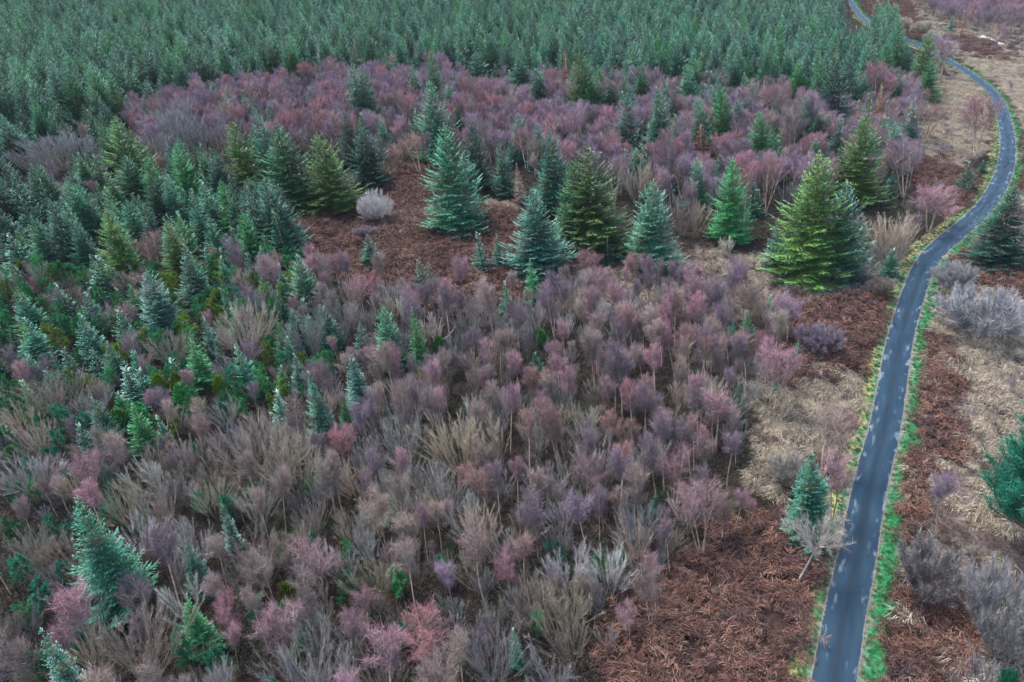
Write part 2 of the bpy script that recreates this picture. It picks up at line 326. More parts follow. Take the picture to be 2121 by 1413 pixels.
def bracken(seed, fr=9, L=1.0):
    """a clump of collapsed winter fern fronds, each a curved rib with pinnae on both sides"""
    rng = np.random.default_rng(seed); s = Soup()
    for k in range(fr):
        az = rng.uniform(0, 6.28); h = np.array([math.cos(az), math.sin(az), 0]); sd = np.array([-h[1], h[0], 0]); l = L * rng.uniform(.6, 1.2); o = rng.normal(size=3) * [.22, .22, 0]
        q = np.linspace(0.05, 1, 14); bend = rng.uniform(.55, 1.1); P = o + h * (l * q)[:, None] + np.array([0, 0, 1.0]) * (l * (bend * q - (bend + .02) * q ** 2) * 2.4)[:, None] + sd * (.25 * l * rng.normal() * q ** 2)[:, None] + [0, 0, .12]
        s.blade(P[:-1], P[1:], .02, rng)
        for sg in (-1, 1):
            pl = .34 * l * np.sin(np.pi * (q * .8 + .2)) * rng.uniform(.6, 1.2, 14); B = P + (sd * sg + h * .5 + rng.normal(size=(14, 3)) * .45) * pl[:, None]; B[:, 2] = np.maximum(B[:, 2], .02)
            s.blade(P, B, .055, rng, rhomb=True, flat=.3, ta=q * .3, tb=q)
    return s
# ---------------------------------------------------------------- zones: outlines on the ground, noted by where they lie in the photograph
BRACKEN = [[(600, 430), (700, 405), (790, 365), (850, 340), (900, 365), (885, 450), (1070, 430), (1090, 540), (1150, 590), (1060, 640), (900, 650), (800, 640), (740, 590), (690, 560), (600, 520)],
           [(1340, 1700), (1240, 1330), (1370, 1165), (1480, 1090), (1600, 1060), (1720, 1090), (1760, 1150), (1690, 1430), (1640, 1700)],
           [(1560, 640), (1640, 610), (1850, 610), (1815, 760), (1700, 800), (1590, 770)],
           [(1890, 640), (1960, 690), (1985, 800), (1990, 950), (1920, 1000), (1890, 1160), (1990, 1250), (2030, 1440), (2000, 1700), (1760, 1700), (1790, 1412), (1850, 1100), (1880, 850)],
           [(1960, 545), (2030, 505), (2180, 540), (2180, 650), (2050, 600)],
           [(1880, 320), (1960, 330), (2030, 370), (1990, 440), (1900, 420)], [(2090, 290), (2180, 250), (2180, 420), (2100, 400)],
           [(1800, -60), (1870, -20), (1920, 80), (1850, 85), (1790, 20)], [(1700, -40), (1745, -30), (1760, 30), (1700, 30)], [(1960, 75), (2060, 90), (2090, 130), (2000, 105)]]
STRAW = [[(1570, 745), (1640, 735), (1800, 790), (1775, 900), (1700, 960), (1590, 940), (1545, 860)], [(1925, 165), (2010, 160), (2050, 230), (2035, 320), (1960, 345), (1900, 320), (1880, 290), (1920, 240)],
         [(1450, 522), (1570, 536), (1680, 570), (1790, 588), (1780, 618), (1650, 612), (1540, 590), (1480, 570)], [(1230, 560), (1380, 575), (1500, 610), (1480, 630), (1300, 600)], [(740, 452), (885, 430), (885, 462), (770, 490)], [(1980, 685), (2180, 720), (2180, 930), (2010, 900)],
         [(2000, 125), (2180, 140), (2180, 290), (2090, 240)], [(1985, 1230), (2080, 1290), (2150, 1400), (2040, 1410)], [(1010, 418), (1075, 420), (1070, 440), (1010, 436)], [(1560, 925), (1640, 950), (1600, 1030), (1530, 1010)],
         [(100, 385), (170, 385), (185, 415), (110, 420)], [(1990, 930), (2070, 950), (2010, 1010), (1980, 980)], [(2040, -20), (2180, -20), (2180, 45), (2080, 30)]]
HEATHER = [[(1150, 560), (1400, 500), (1560, 510), (1860, 560), (1850, 640), (1640, 690), (1440, 660), (1200, 640)], [(1840, -60), (2500, -60), (2500, 1800), (1800, 1800), (1900, 600), (2080, 340)]]
EDGE = [(-500, 300), (0, 300), (240, 285), (280, 262), (330, 236), (500, 205), (640, 190), (900, 166), (1000, 176), (1200, 195), (1500, 205), (1700, 228), (1850, 190), (1915, 170), (1905, 120), (1850, 60), (1775, 30), (1740, -40), (1640, -40), (1600, 10), (1560, -10), (1540, -75), (-600, -75)]
def in_any(px, py, polys):
    r = np.zeros(np.shape(px), bool)
    for p in polys: r |= inpoly(px, py, p)
    return r

# ---------------------------------------------------------------- ground sheet
def axis(lo, hi, far, step):
    near = np.arange(lo, hi + step, step); return np.concatenate([[-far, -far * .4, lo - 60], near, [hi + 60, far * .4, far]])
gx = axis(-130, 190, 3500, 1.0); gy = np.concatenate([[-3500, -500, 0], np.arange(14, 230, 0.9), np.arange(230, 640, 2.6), [700, 900, 1500, 3500]])
GX, GY = np.meshgrid(gx, gy); sh = GX.shape; fx, fy = GX.ravel(), GY.ravel()
GZ = height(fx, fy); GZ[(np.abs(fx) > 600) | (fy > 660)] = -0.3
pp = project(np.stack([fx, fy, np.zeros(len(fx))], 1)); rd = road_dist(fx, fy)
jit = np.clip(2.2 / np.maximum(fy, 20) * 110, 4, 90)
jx = pp[:, 0] + jit * (vnoise(fx, fy, 7, 11) + .5 * vnoise(fx, fy, 2.6, 12)); jy = pp[:, 1] + jit * .6 * (vnoise(fx, fy, 6, 13) + .5 * vnoise(fx, fy, 2.4, 14))
cov = np.tile(np.array([0.018, 0.013, 0.010]), (len(fx), 1))
g = np.clip(vnoise(fx, fy, 9, 15) * 2 - .3, 0, 1)[:, None]; cov = cov * (1 - g) + np.array([0.012, 0.022, 0.008]) * g
def lay(mask, c): cov[mask] = c
lay(in_any(jx, jy, HEATHER), (0.10, 0.075, 0.07)); lay(in_any(jx, jy, BRACKEN), (0.035, 0.021, 0.017)); lay(in_any(jx, jy, STRAW), (0.065, 0.053, 0.042))
w_ = vnoise(fx, fy, 5, 16) + .6 * vnoise(fx, fy, 2, 17)
hm = (rd > 2) & in_any(jx, jy, HEATHER[1:]) & (w_ > .25); lay(hm & ~in_any(jx, jy, BRACKEN), (0.075, 0.062, 0.052))
lay((rd > -3.4 - .5 * w_) & (rd < 0), (0.22, 0.20, 0.09)); lay((rd > -2.4) & (rd < 3.5 + 1.0 * w_), (0.022, 0.135, 0.05)); lay(np.abs(rd) < 1.95, (0.16, 0.14, 0.12))
me = bpy.data.meshes.new("ground"); nx_, ny_ = len(gx), len(gy)
me.vertices.add(len(fx)); me.vertices.foreach_set("co", np.stack([fx, fy, GZ], 1).astype(np.float32).ravel())
i = (np.arange(ny_ - 1)[:, None] * nx_ + np.arange(nx_ - 1)[None]).ravel(); q = np.stack([i, i + 1, i + nx_ + 1, i + nx_], 1)
me.loops.add(q.size); me.loops.foreach_set("vertex_index", q.astype(np.int32).ravel()); me.polygons.add(len(q)); me.polygons.foreach_set("loop_start", np.arange(0, q.size, 4, dtype=np.int32)); me.polygons.foreach_set("loop_total", np.full(len(q), 4, np.int32))
me.polygons.foreach_set("use_smooth", np.ones(len(q), bool))
ca = me.attributes.new("cover", 'FLOAT_COLOR', 'POINT'); ca.data.foreach_set("color", np.concatenate([cov, np.ones((len(cov), 1))], 1).astype(np.float32).ravel()); me.update(calc_edges=True)
m, nt, b = new_mat("ground_cover"); geo = N(nt, "ShaderNodeTexCoord").outputs["Object"]; at = N(nt, "ShaderNodeAttribute", attribute_name="cover").outputs["Color"]
v = N(nt, "ShaderNodeMapRange"); nt.links.new(noise(nt, 2.2, 6, geo), v.inputs[0]); v.inputs[1].default_value = .3; v.inputs[2].default_value = .7; v.inputs[3].default_value = .45; v.inputs[4].default_value = 1.6
c = mixrgb(nt, 1.0, at, v.outputs[0], 'MULTIPLY'); nt.links.new(c, b.inputs["Base Color"]); b.inputs["Roughness"].default_value = .95; b.inputs["Specular IOR Level"].default_value = .1
bp = N(nt, "ShaderNodeBump"); bp.inputs["Distance"].default_value = .25; nt.links.new(noise(nt, 3.5, 5, geo), bp.inputs["Height"]); nt.links.new(bp.outputs[0], b.inputs["Normal"]); me.materials.append(m)
def put(name, me, parent=None, loc=None, **props):
    o = bpy.data.objects.new(name, me); COL.objects.link(o); o.parent = parent
    if loc is not None: o.location = loc
    elif parent is None: o.matrix_world = TILT4
    for k, v in props.items(): o[k] = v
    return o
put("ground", me, kind="structure")

# ---------------------------------------------------------------- road
K = 9; HW = 1.72; us = np.linspace(-1, 1, K); n = len(ROAD)
arc = np.concatenate([[0], np.cumsum(np.linalg.norm(np.diff(ROAD, axis=0), axis=1))])
edge = 0.07 * np.stack([vnoise(arc, arc * 0, 1.7, 31), vnoise(arc, arc * 0, 1.9, 32)], 1)
off = us[None] * HW + np.where(us[None] == -1, edge[:, :1], 0) + np.where(us[None] == 1, edge[:, 1:], 0)
V = np.concatenate([ROAD[:, None] + RNORM[:, None] * off[..., None], np.broadcast_to((0.06 - 0.035 * us ** 2)[None, :, None], (n, K, 1))], 2).reshape(-1, 3)
me = bpy.data.meshes.new("road"); i = (np.arange(n - 1)[:, None] * K + np.arange(K - 1)).ravel(); q = np.stack([i, i + 1, i + K + 1, i + K], 1)
me.from_pydata(V.tolist(), [], q.tolist()); 
for nm, val in (("across", np.broadcast_to(us[None] * HW, (n, K)).ravel()), ("along", np.broadcast_to(arc[:, None], (n, K)).ravel())):
    a = me.attributes.new(nm, 'FLOAT', 'POINT'); a.data.foreach_set("value", val.astype(np.float32))
me.polygons.foreach_set("use_smooth", np.ones(len(q), bool))
m, nt, b = new_mat("road_asphalt"); geo = N(nt, "ShaderNodeTexCoord").outputs["Object"]
ac = N(nt, "ShaderNodeAttribute", attribute_name="across").outputs["Fac"]; al = N(nt, "ShaderNodeAttribute", attribute_name="along").outputs["Fac"]
cmb = N(nt, "ShaderNodeCombineXYZ"); nt.links.new(math_n(nt, 'MULTIPLY', ac, 1.0), cmb.inputs[0]); nt.links.new(math_n(nt, 'MULTIPLY', al, 0.16), cmb.inputs[1]); sv = cmb.outputs[0]
cmb2 = N(nt, "ShaderNodeCombineXYZ"); nt.links.new(ac, cmb2.inputs[0]); nt.links.new(math_n(nt, 'MULTIPLY', al, 0.28), cmb2.inputs[1]); sv2 = cmb2.outputs[0]
aa = math_n(nt, 'ABSOLUTE', ac)
base = mixrgb(nt, ramp(nt, noise(nt, 1.1, 3, sv), .35, .65), (0.009, 0.027, 0.046), (0.018, 0.042, 0.066))
base = mixrgb(nt, math_n(nt, 'MULTIPLY', ramp(nt, aa, 0.62, 0.08), 0.6), base, (0.007, 0.016, 0.024))
sp = math_n(nt, 'MULTIPLY', ramp(nt, noise(nt, 1.5, 5, sv2), .56, .66), ramp(nt, aa, 0.55, 1.25)); base = mixrgb(nt, math_n(nt, 'MULTIPLY', sp, .65), base, (0.19, 0.23, 0.26))
ck = math_n(nt, 'MULTIPLY', ramp(nt, noise(nt, 9, 6, geo), .60, .66), ramp(nt, aa, 1.1, 1.5)); base = mixrgb(nt, math_n(nt, 'MULTIPLY', ck, .8), base, (0.015, 0.015, 0.015))
base = mixrgb(nt, math_n(nt, 'MULTIPLY', ramp(nt, math_n(nt, 'ADD', aa, math_n(nt, 'MULTIPLY', noise(nt, 4, 3, geo), .3)), 1.72, 1.84), .9), base, (0.20, 0.17, 0.13))
nt.links.new(base, b.inputs["Base Color"]); nt.links.new(N(nt, "ShaderNodeMapRange").outputs[0], b.inputs["Roughness"])
mr = b.inputs["Roughness"].links[0].from_node; nt.links.new(noise(nt, 1.3, 3, sv), mr.inputs[0]); mr.inputs[1].default_value = .35; mr.inputs[2].default_value = .65; mr.inputs[3].default_value = .40; mr.inputs[4].default_value = .65
bp = N(nt, "ShaderNodeBump"); bp.inputs["Distance"].default_value = .02; bp.inputs["Strength"].default_value = .6; nt.links.new(noise(nt, 30, 4, geo), bp.inputs["Height"]); nt.links.new(bp.outputs[0], b.inputs["Normal"]); b.inputs['Specular IOR Level'].default_value = .2; me.materials.append(m)
put("road", me, kind="structure")

# ---------------------------------------------------------------- forms (meshes shared by the copies)
def forms(prefix, gens, mats):
    out = []
    for (gen, H, R) in gens:
        w, c = gen(); out.append(dict(H=H, R=R, wood=w.mesh(prefix + "_trunk", [mats[0]], True), crown=c.mesh(prefix + "_crown", [mats[1]]), soup=(w, c), mats=mats))
    return out
FORM = {
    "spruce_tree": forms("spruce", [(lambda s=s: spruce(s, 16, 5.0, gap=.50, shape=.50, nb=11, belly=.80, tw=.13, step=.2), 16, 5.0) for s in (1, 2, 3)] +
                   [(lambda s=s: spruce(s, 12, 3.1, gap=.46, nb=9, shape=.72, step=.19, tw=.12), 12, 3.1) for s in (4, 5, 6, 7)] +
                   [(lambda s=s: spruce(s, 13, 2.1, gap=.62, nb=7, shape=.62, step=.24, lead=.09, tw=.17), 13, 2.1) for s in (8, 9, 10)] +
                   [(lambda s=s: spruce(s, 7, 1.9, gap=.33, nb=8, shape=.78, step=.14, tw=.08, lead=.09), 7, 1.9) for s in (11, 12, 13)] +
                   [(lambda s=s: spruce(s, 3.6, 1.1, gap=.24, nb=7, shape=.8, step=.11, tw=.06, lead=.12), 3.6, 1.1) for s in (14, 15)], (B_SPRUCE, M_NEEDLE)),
    "larch_tree": forms("larch", [(lambda s=s: spruce(s, 12, 2.0, gap=.40, nb=7, shape=.7, tw=.05, sparse=.85, step=.16, droop=.4, lead=.06), 12, 2.0) for s in (21, 22, 23)], (B_BIRCH, M_LARCH)),
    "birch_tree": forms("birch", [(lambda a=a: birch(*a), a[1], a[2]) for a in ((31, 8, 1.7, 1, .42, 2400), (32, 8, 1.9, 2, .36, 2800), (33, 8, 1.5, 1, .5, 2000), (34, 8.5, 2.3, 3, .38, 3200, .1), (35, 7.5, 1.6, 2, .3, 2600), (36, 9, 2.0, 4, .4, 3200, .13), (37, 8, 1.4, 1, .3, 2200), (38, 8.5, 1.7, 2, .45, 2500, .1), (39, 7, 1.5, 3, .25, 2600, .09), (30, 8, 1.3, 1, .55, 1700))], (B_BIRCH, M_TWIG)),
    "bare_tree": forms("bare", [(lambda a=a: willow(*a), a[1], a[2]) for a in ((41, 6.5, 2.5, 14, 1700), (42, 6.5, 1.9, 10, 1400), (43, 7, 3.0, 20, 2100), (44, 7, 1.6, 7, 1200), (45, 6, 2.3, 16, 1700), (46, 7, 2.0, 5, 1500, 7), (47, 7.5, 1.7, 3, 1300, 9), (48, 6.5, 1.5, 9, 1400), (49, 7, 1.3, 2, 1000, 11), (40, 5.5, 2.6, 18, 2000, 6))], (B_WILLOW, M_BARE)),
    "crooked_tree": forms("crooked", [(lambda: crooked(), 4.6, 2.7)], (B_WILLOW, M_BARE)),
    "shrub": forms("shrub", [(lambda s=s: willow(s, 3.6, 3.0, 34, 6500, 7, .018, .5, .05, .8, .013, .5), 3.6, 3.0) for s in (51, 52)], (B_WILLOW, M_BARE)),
    "pine_tree": forms("pine", [(lambda s=s: pine(s), 4.2, 1.3) for s in (61, 62, 63)] + [(lambda s=s: pine(s, 2.8, 1.0, 5, 4), 3.0, 1.0) for s in (64, 65)] + [(lambda: pine(66, 9, 4.0, 17, 22, 46, .32, 1.1, .034), 9.6, 4.0)], (B_PINE, M_PINE)),
    "juniper_bush": forms("juniper", [(lambda s=s: juniper(s), 3.3, .85) for s in (71, 72)], (B_PINE, M_JUNI)),
}

# ---------------------------------------------------------------- uncountable cover and far masses: one object each
def scatter(name, P, rot, scl, tint, vi, meshes, label, frost=None, **kw):
    col = bpy.data.collections.new(name + "_forms")
    for j, m_ in enumerate(meshes): col.objects.link(bpy.data.objects.new("%s_form_%02d" % (name, j), m_))
    me = bpy.data.meshes.new(name); n = len(P); me.vertices.add(n); me.vertices.foreach_set("co", np.asarray(P, np.float32).ravel())
    def att(nm, typ, arr, key): a = me.attributes.new(nm, typ, 'POINT'); a.data.foreach_set(key, np.asarray(arr, np.float32 if key != 'value' or typ == 'FLOAT' else np.int32).ravel())
    att("rot", 'FLOAT_VECTOR', rot, 'vector'); att("scl", 'FLOAT_VECTOR', scl, 'vector'); att("tint", 'FLOAT_VECTOR', tint, 'vector'); att("vi", 'INT', vi, 'value')
    att("frost", 'FLOAT', np.zeros(n) if frost is None else frost, 'value')
    o = put(name, me, kind="stuff", label=label, category=kw.get("category", name.replace("_", " ")))
    gt = bpy.data.node_groups.new(name, 'GeometryNodeTree'); gt.interface.new_socket("Geometry", in_out='INPUT', socket_type='NodeSocketGeometry'); gt.interface.new_socket("Geometry", in_out='OUTPUT', socket_type='NodeSocketGeometry')
    L = gt.links.new; gi = gt.nodes.new("NodeGroupInput"); go = gt.nodes.new("NodeGroupOutput"); ip = gt.nodes.new("GeometryNodeInstanceOnPoints"); ci = gt.nodes.new("GeometryNodeCollectionInfo")
    ci.inputs[0].default_value = col; ci.inputs[1].default_value = True; ci.inputs[2].default_value = True
    def na(nm, typ): q = gt.nodes.new("GeometryNodeInputNamedAttribute"); q.data_type = typ; q.inputs[0].default_value = nm; return q.outputs[0]
    L(gi.outputs[0], ip.inputs["Points"]); L(ci.outputs[0], ip.inputs["Instance"]); ip.inputs["Pick Instance"].default_value = True
    L(na("vi", 'INT'), ip.inputs["Instance Index"]); L(na("rot", 'FLOAT_VECTOR'), ip.inputs["Rotation"]); L(na("scl", 'FLOAT_VECTOR'), ip.inputs["Scale"]); L(ip.outputs[0], go.inputs[0])
    md = o.modifiers.new("cover", 'NODES'); md.node_group = gt; return o
def sample(polys, sp, rng, xr=(-150, 2270), keep=None, yl=1700, rag=10):
    xs, ys = [], []
    for poly in polys:
        W = np.array([ground_at(min(max(x, -700), 2700), max(y, -130)) for x, y in poly]); x0, y0 = W.min(0); x1, y1 = W.max(0)
        a, b = np.meshgrid(np.arange(x0, x1, sp), np.arange(y0, y1, sp)); a = a.ravel() + rng.uniform(-.48, .48, a.size) * sp; b = b.ravel() + rng.uniform(-.48, .48, b.size) * sp
        p = project(np.stack([a, b, 0 * a], 1)); wob = np.clip(130 / np.maximum(b, 20), .3, 2.5) * rag
        ok = inpoly(p[:, 0] + wob * vnoise(a, b, 6, 21), p[:, 1] + wob * .6 * vnoise(a, b, 5, 22), poly) & (p[:, 0] > xr[0]) & (p[:, 0] < xr[1]) & (p[:, 1] < yl)
        xs.append(a[ok]); ys.append(b[ok])
    return np.concatenate(xs), np.concatenate(ys)
def cover(name, x, y, meshes, smin, smax, tints, label, rng, flat=1.0):
    n = len(x); z = height(x, y); s = rng.uniform(smin, smax, n)
    t = np.array(tints)[rng.integers(0, len(tints), n)] * rng.uniform(.75, 1.25, (n, 1))
    scatter(name, np.stack([x, y, z], 1), np.stack([rng.normal(size=n) * .12, rng.normal(size=n) * .12, rng.uniform(0, 6.28, n)], 1), np.stack([s, s, s * flat], 1), t, rng.integers(0, len(meshes), n), meshes, label)
r1 = np.random.default_rng(100)
def off_road(x, y, a): k = np.abs(road_dist(x, y)) > a; return x[k], y[k]
def verge_off(x, y): q = road_dist(x, y); k = (q < -3.0 + .5 * vnoise(x, y, 5, 60)) | (q > 3.5 + .9 * vnoise(x, y, 6, 61)); return x[k], y[k]
brm = [bracken(80 + k).mesh("bracken_form", [M_BRACK]) for k in range(4)]
xa, ya = sample(BRACKEN, .70, r1, yl=1560, rag=20); xa, ya = verge_off(xa, ya); k = vnoise(xa, ya, 3.5, 41) + .5 * vnoise(xa, ya, 12, 42) > -.4; xa, ya = xa[k], ya[k]
print("bracken", len(xa)); cover("bracken", xa, ya, brm, .5, 1.6, [(.125, .062, .046), (.088, .047, .041), (.175, .096, .07), (.056, .035, .034), (.11, .057, .049)], "collapsed rust-brown bracken covering the open ground beside road and clearing", r1)
tum = [small_tuft(90 + k, 150, .42, .6, .028, .62, curl=.9).mesh("tussock_form", [M_TUSS]) for k in range(3)]
xa, ya = sample(STRAW, .92, r1, yl=1560, rag=20); xa, ya = verge_off(xa, ya); k = vnoise(xa, ya, 3, 43) > -.18; xa, ya = xa[k], ya[k]
xb, yb = sample(HEATHER[1:], 1.25, r1, yl=1560); xb, yb = verge_off(xb, yb); k = (vnoise(xb, yb, 7, 44) + .5 * vnoise(xb, yb, 2.5, 45) > .12); xb, yb = xb[k], yb[k]
xa = np.concatenate([xa, xb]); ya = np.concatenate([ya, yb]); print("tussock", len(xa))
cover("tussock_grass", xa, ya, tum, .6, 1.9, [(.33, .275, .20), (.21, .17, .125), (.44, .375, .28), (.13, .105, .085)], "straw-coloured winter tussock grass in patches on the open moor", r1)
hem = [small_tuft(95 + k, 260, .55, .42, .03, .75, dome=True).mesh("heather_form", [M_HEATH]) for k in range(3)]
xa, ya = sample(HEATHER, 1.0, r1, yl=1560); xa, ya = off_road(xa, ya, 3.0); k = (vnoise(xa, ya, 8, 46) + .5 * vnoise(xa, ya, 3, 47) > -.15); xa, ya = xa[k], ya[k]
xc, yc = sample(STRAW, 1.1, r1, yl=1560, rag=16); k = vnoise(xc, yc, 7, 48) + .5 * vnoise(xc, yc, 2.5, 50) > -.08; xa = np.concatenate([xa, xc[k]]); ya = np.concatenate([ya, yc[k]]); xa, ya = off_road(xa, ya, 3.0); print("heather", len(xa))
cover("heather", xa, ya, hem, .6, 1.5, [(.085, .055, .06), (.12, .08, .075), (.07, .05, .045), (.13, .10, .08)], "dark purple-brown winter heather in low mounds over the moor", r1)
grm = [small_tuft(98 + k, 60, .22, .2, .022, .65).mesh("grass_form", [M_GRASS]) for k in range(2)]
seg = arc[-1]; na_ = int(seg / .014); ii = r1.uniform(0, len(ROAD) - 1.01, na_ * 3).astype(int)
fr_ = r1.uniform(0, 1, len(ii))[:, None]; P0 = ROAD[ii] * (1 - fr_) + ROAD[ii + 1] * fr_; lng = np.linalg.norm(ROAD[ii + 1] - ROAD[ii], axis=1); keep = r1.uniform(0, 1, len(ii)) < lng / lng.max()
side = np.where(r1.random(len(ii)) < .42, -1, 1); ofs = side * (1.80 + np.where(side > 0, 2.6, 1.6) * r1.random(len(ii)) + .35 * vnoise(P0[:, 0], P0[:, 1], 5, 49) * r1.random(len(ii)))
Pg = P0 + RNORM[ii] * ofs[:, None]; ppg = project(np.concatenate([Pg, np.zeros((len(Pg), 1))], 1)); kk = keep & (np.abs(ofs) > 1.78) & (ppg[:, 1] < 1500) & (ppg[:, 0] < 2200) & (Pg[:, 1] < 480); Pg = Pg[kk]; print("verge", len(Pg))
cover("verge_grass", Pg[:, 0], Pg[:, 1], grm, .7, 1.5, [(.035, .12, .05), (.06, .13, .045), (.15, .16, .075), (.03, .095, .042)], "short bright green grass on the verges along both road edges", r1)
WOODS = [[(-400, 330), (600, 360), (620, 520), (740, 600), (900, 655), (1400, 650), (1600, 680), (1560, 860), (1540, 1010), (1370, 1165), (1250, 1330), (1330, 1700), (-700, 1700)], [(600, 330), (1100, 330), (1900, 290), (1900, 470), (1850, 545), (1560, 525), (1400, 515), (1100, 440), (1090, 385), (860, 335)]]
xa, ya = sample(WOODS, 1.15, r1, yl=1560); print("undergrowth", len(xa)); um = [small_tuft(110 + k, 120, .6, .6, .035, .6, curl=.5).mesh("scrub_form", [M_HEATH]) for k in range(3)]
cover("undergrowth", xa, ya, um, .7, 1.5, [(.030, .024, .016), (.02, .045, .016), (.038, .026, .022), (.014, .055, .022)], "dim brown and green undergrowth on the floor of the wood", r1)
# ---------------------------------------------------------------- tree list. name: (tint, frost, colour word)
TINT = {"teal": ((.020, .175, .095), .6, "teal green"), "olive": ((.085, .20, .032), .35, "olive green"), "dark": ((.013, .095, .060), .35, "dark green"), "frost": ((.020, .145, .095), 1.1, "frosted"),
        "green": ((.032, .225, .065), .4, "fresh green"), "lime": ((.15, .24, .02), .1, "yellow-green"), "pale": ((.045, .225, .115), 1.05, "pale green"),
        "pink": ((.37, .185, .225), 0, "pink"), "mauve": ((.25, .165, .26), 0, "mauve"), "plum": ((.165, .12, .17), 0, "dull plum"), "russet": ((.30, .16, .13), 0, "russet"), "rose": ((.36, .135, .165), 0, "rose red"), "buff": ((.34, .26, .205), 0, "pale buff"),
        "grey": ((.27, .25, .235), 0, "grey"), "straw": ((.35, .285, .205), 0, "straw-coloured"), "ash": ((.205, .195, .205), 0, "ash grey"), "brown": ((.25, .19, .155), 0, "brown"), "white": ((.44, .415, .38), 0, "whitish"),
        "orange": ((.42, .20, .10), 0, "orange-brown")}
K_ = "crooked_tree"
S, L_, B, W, H_, P_, J = "spruce_tree", "larch_tree", "birch_tree", "bare_tree", "shrub", "pine_tree", "juniper_bush"
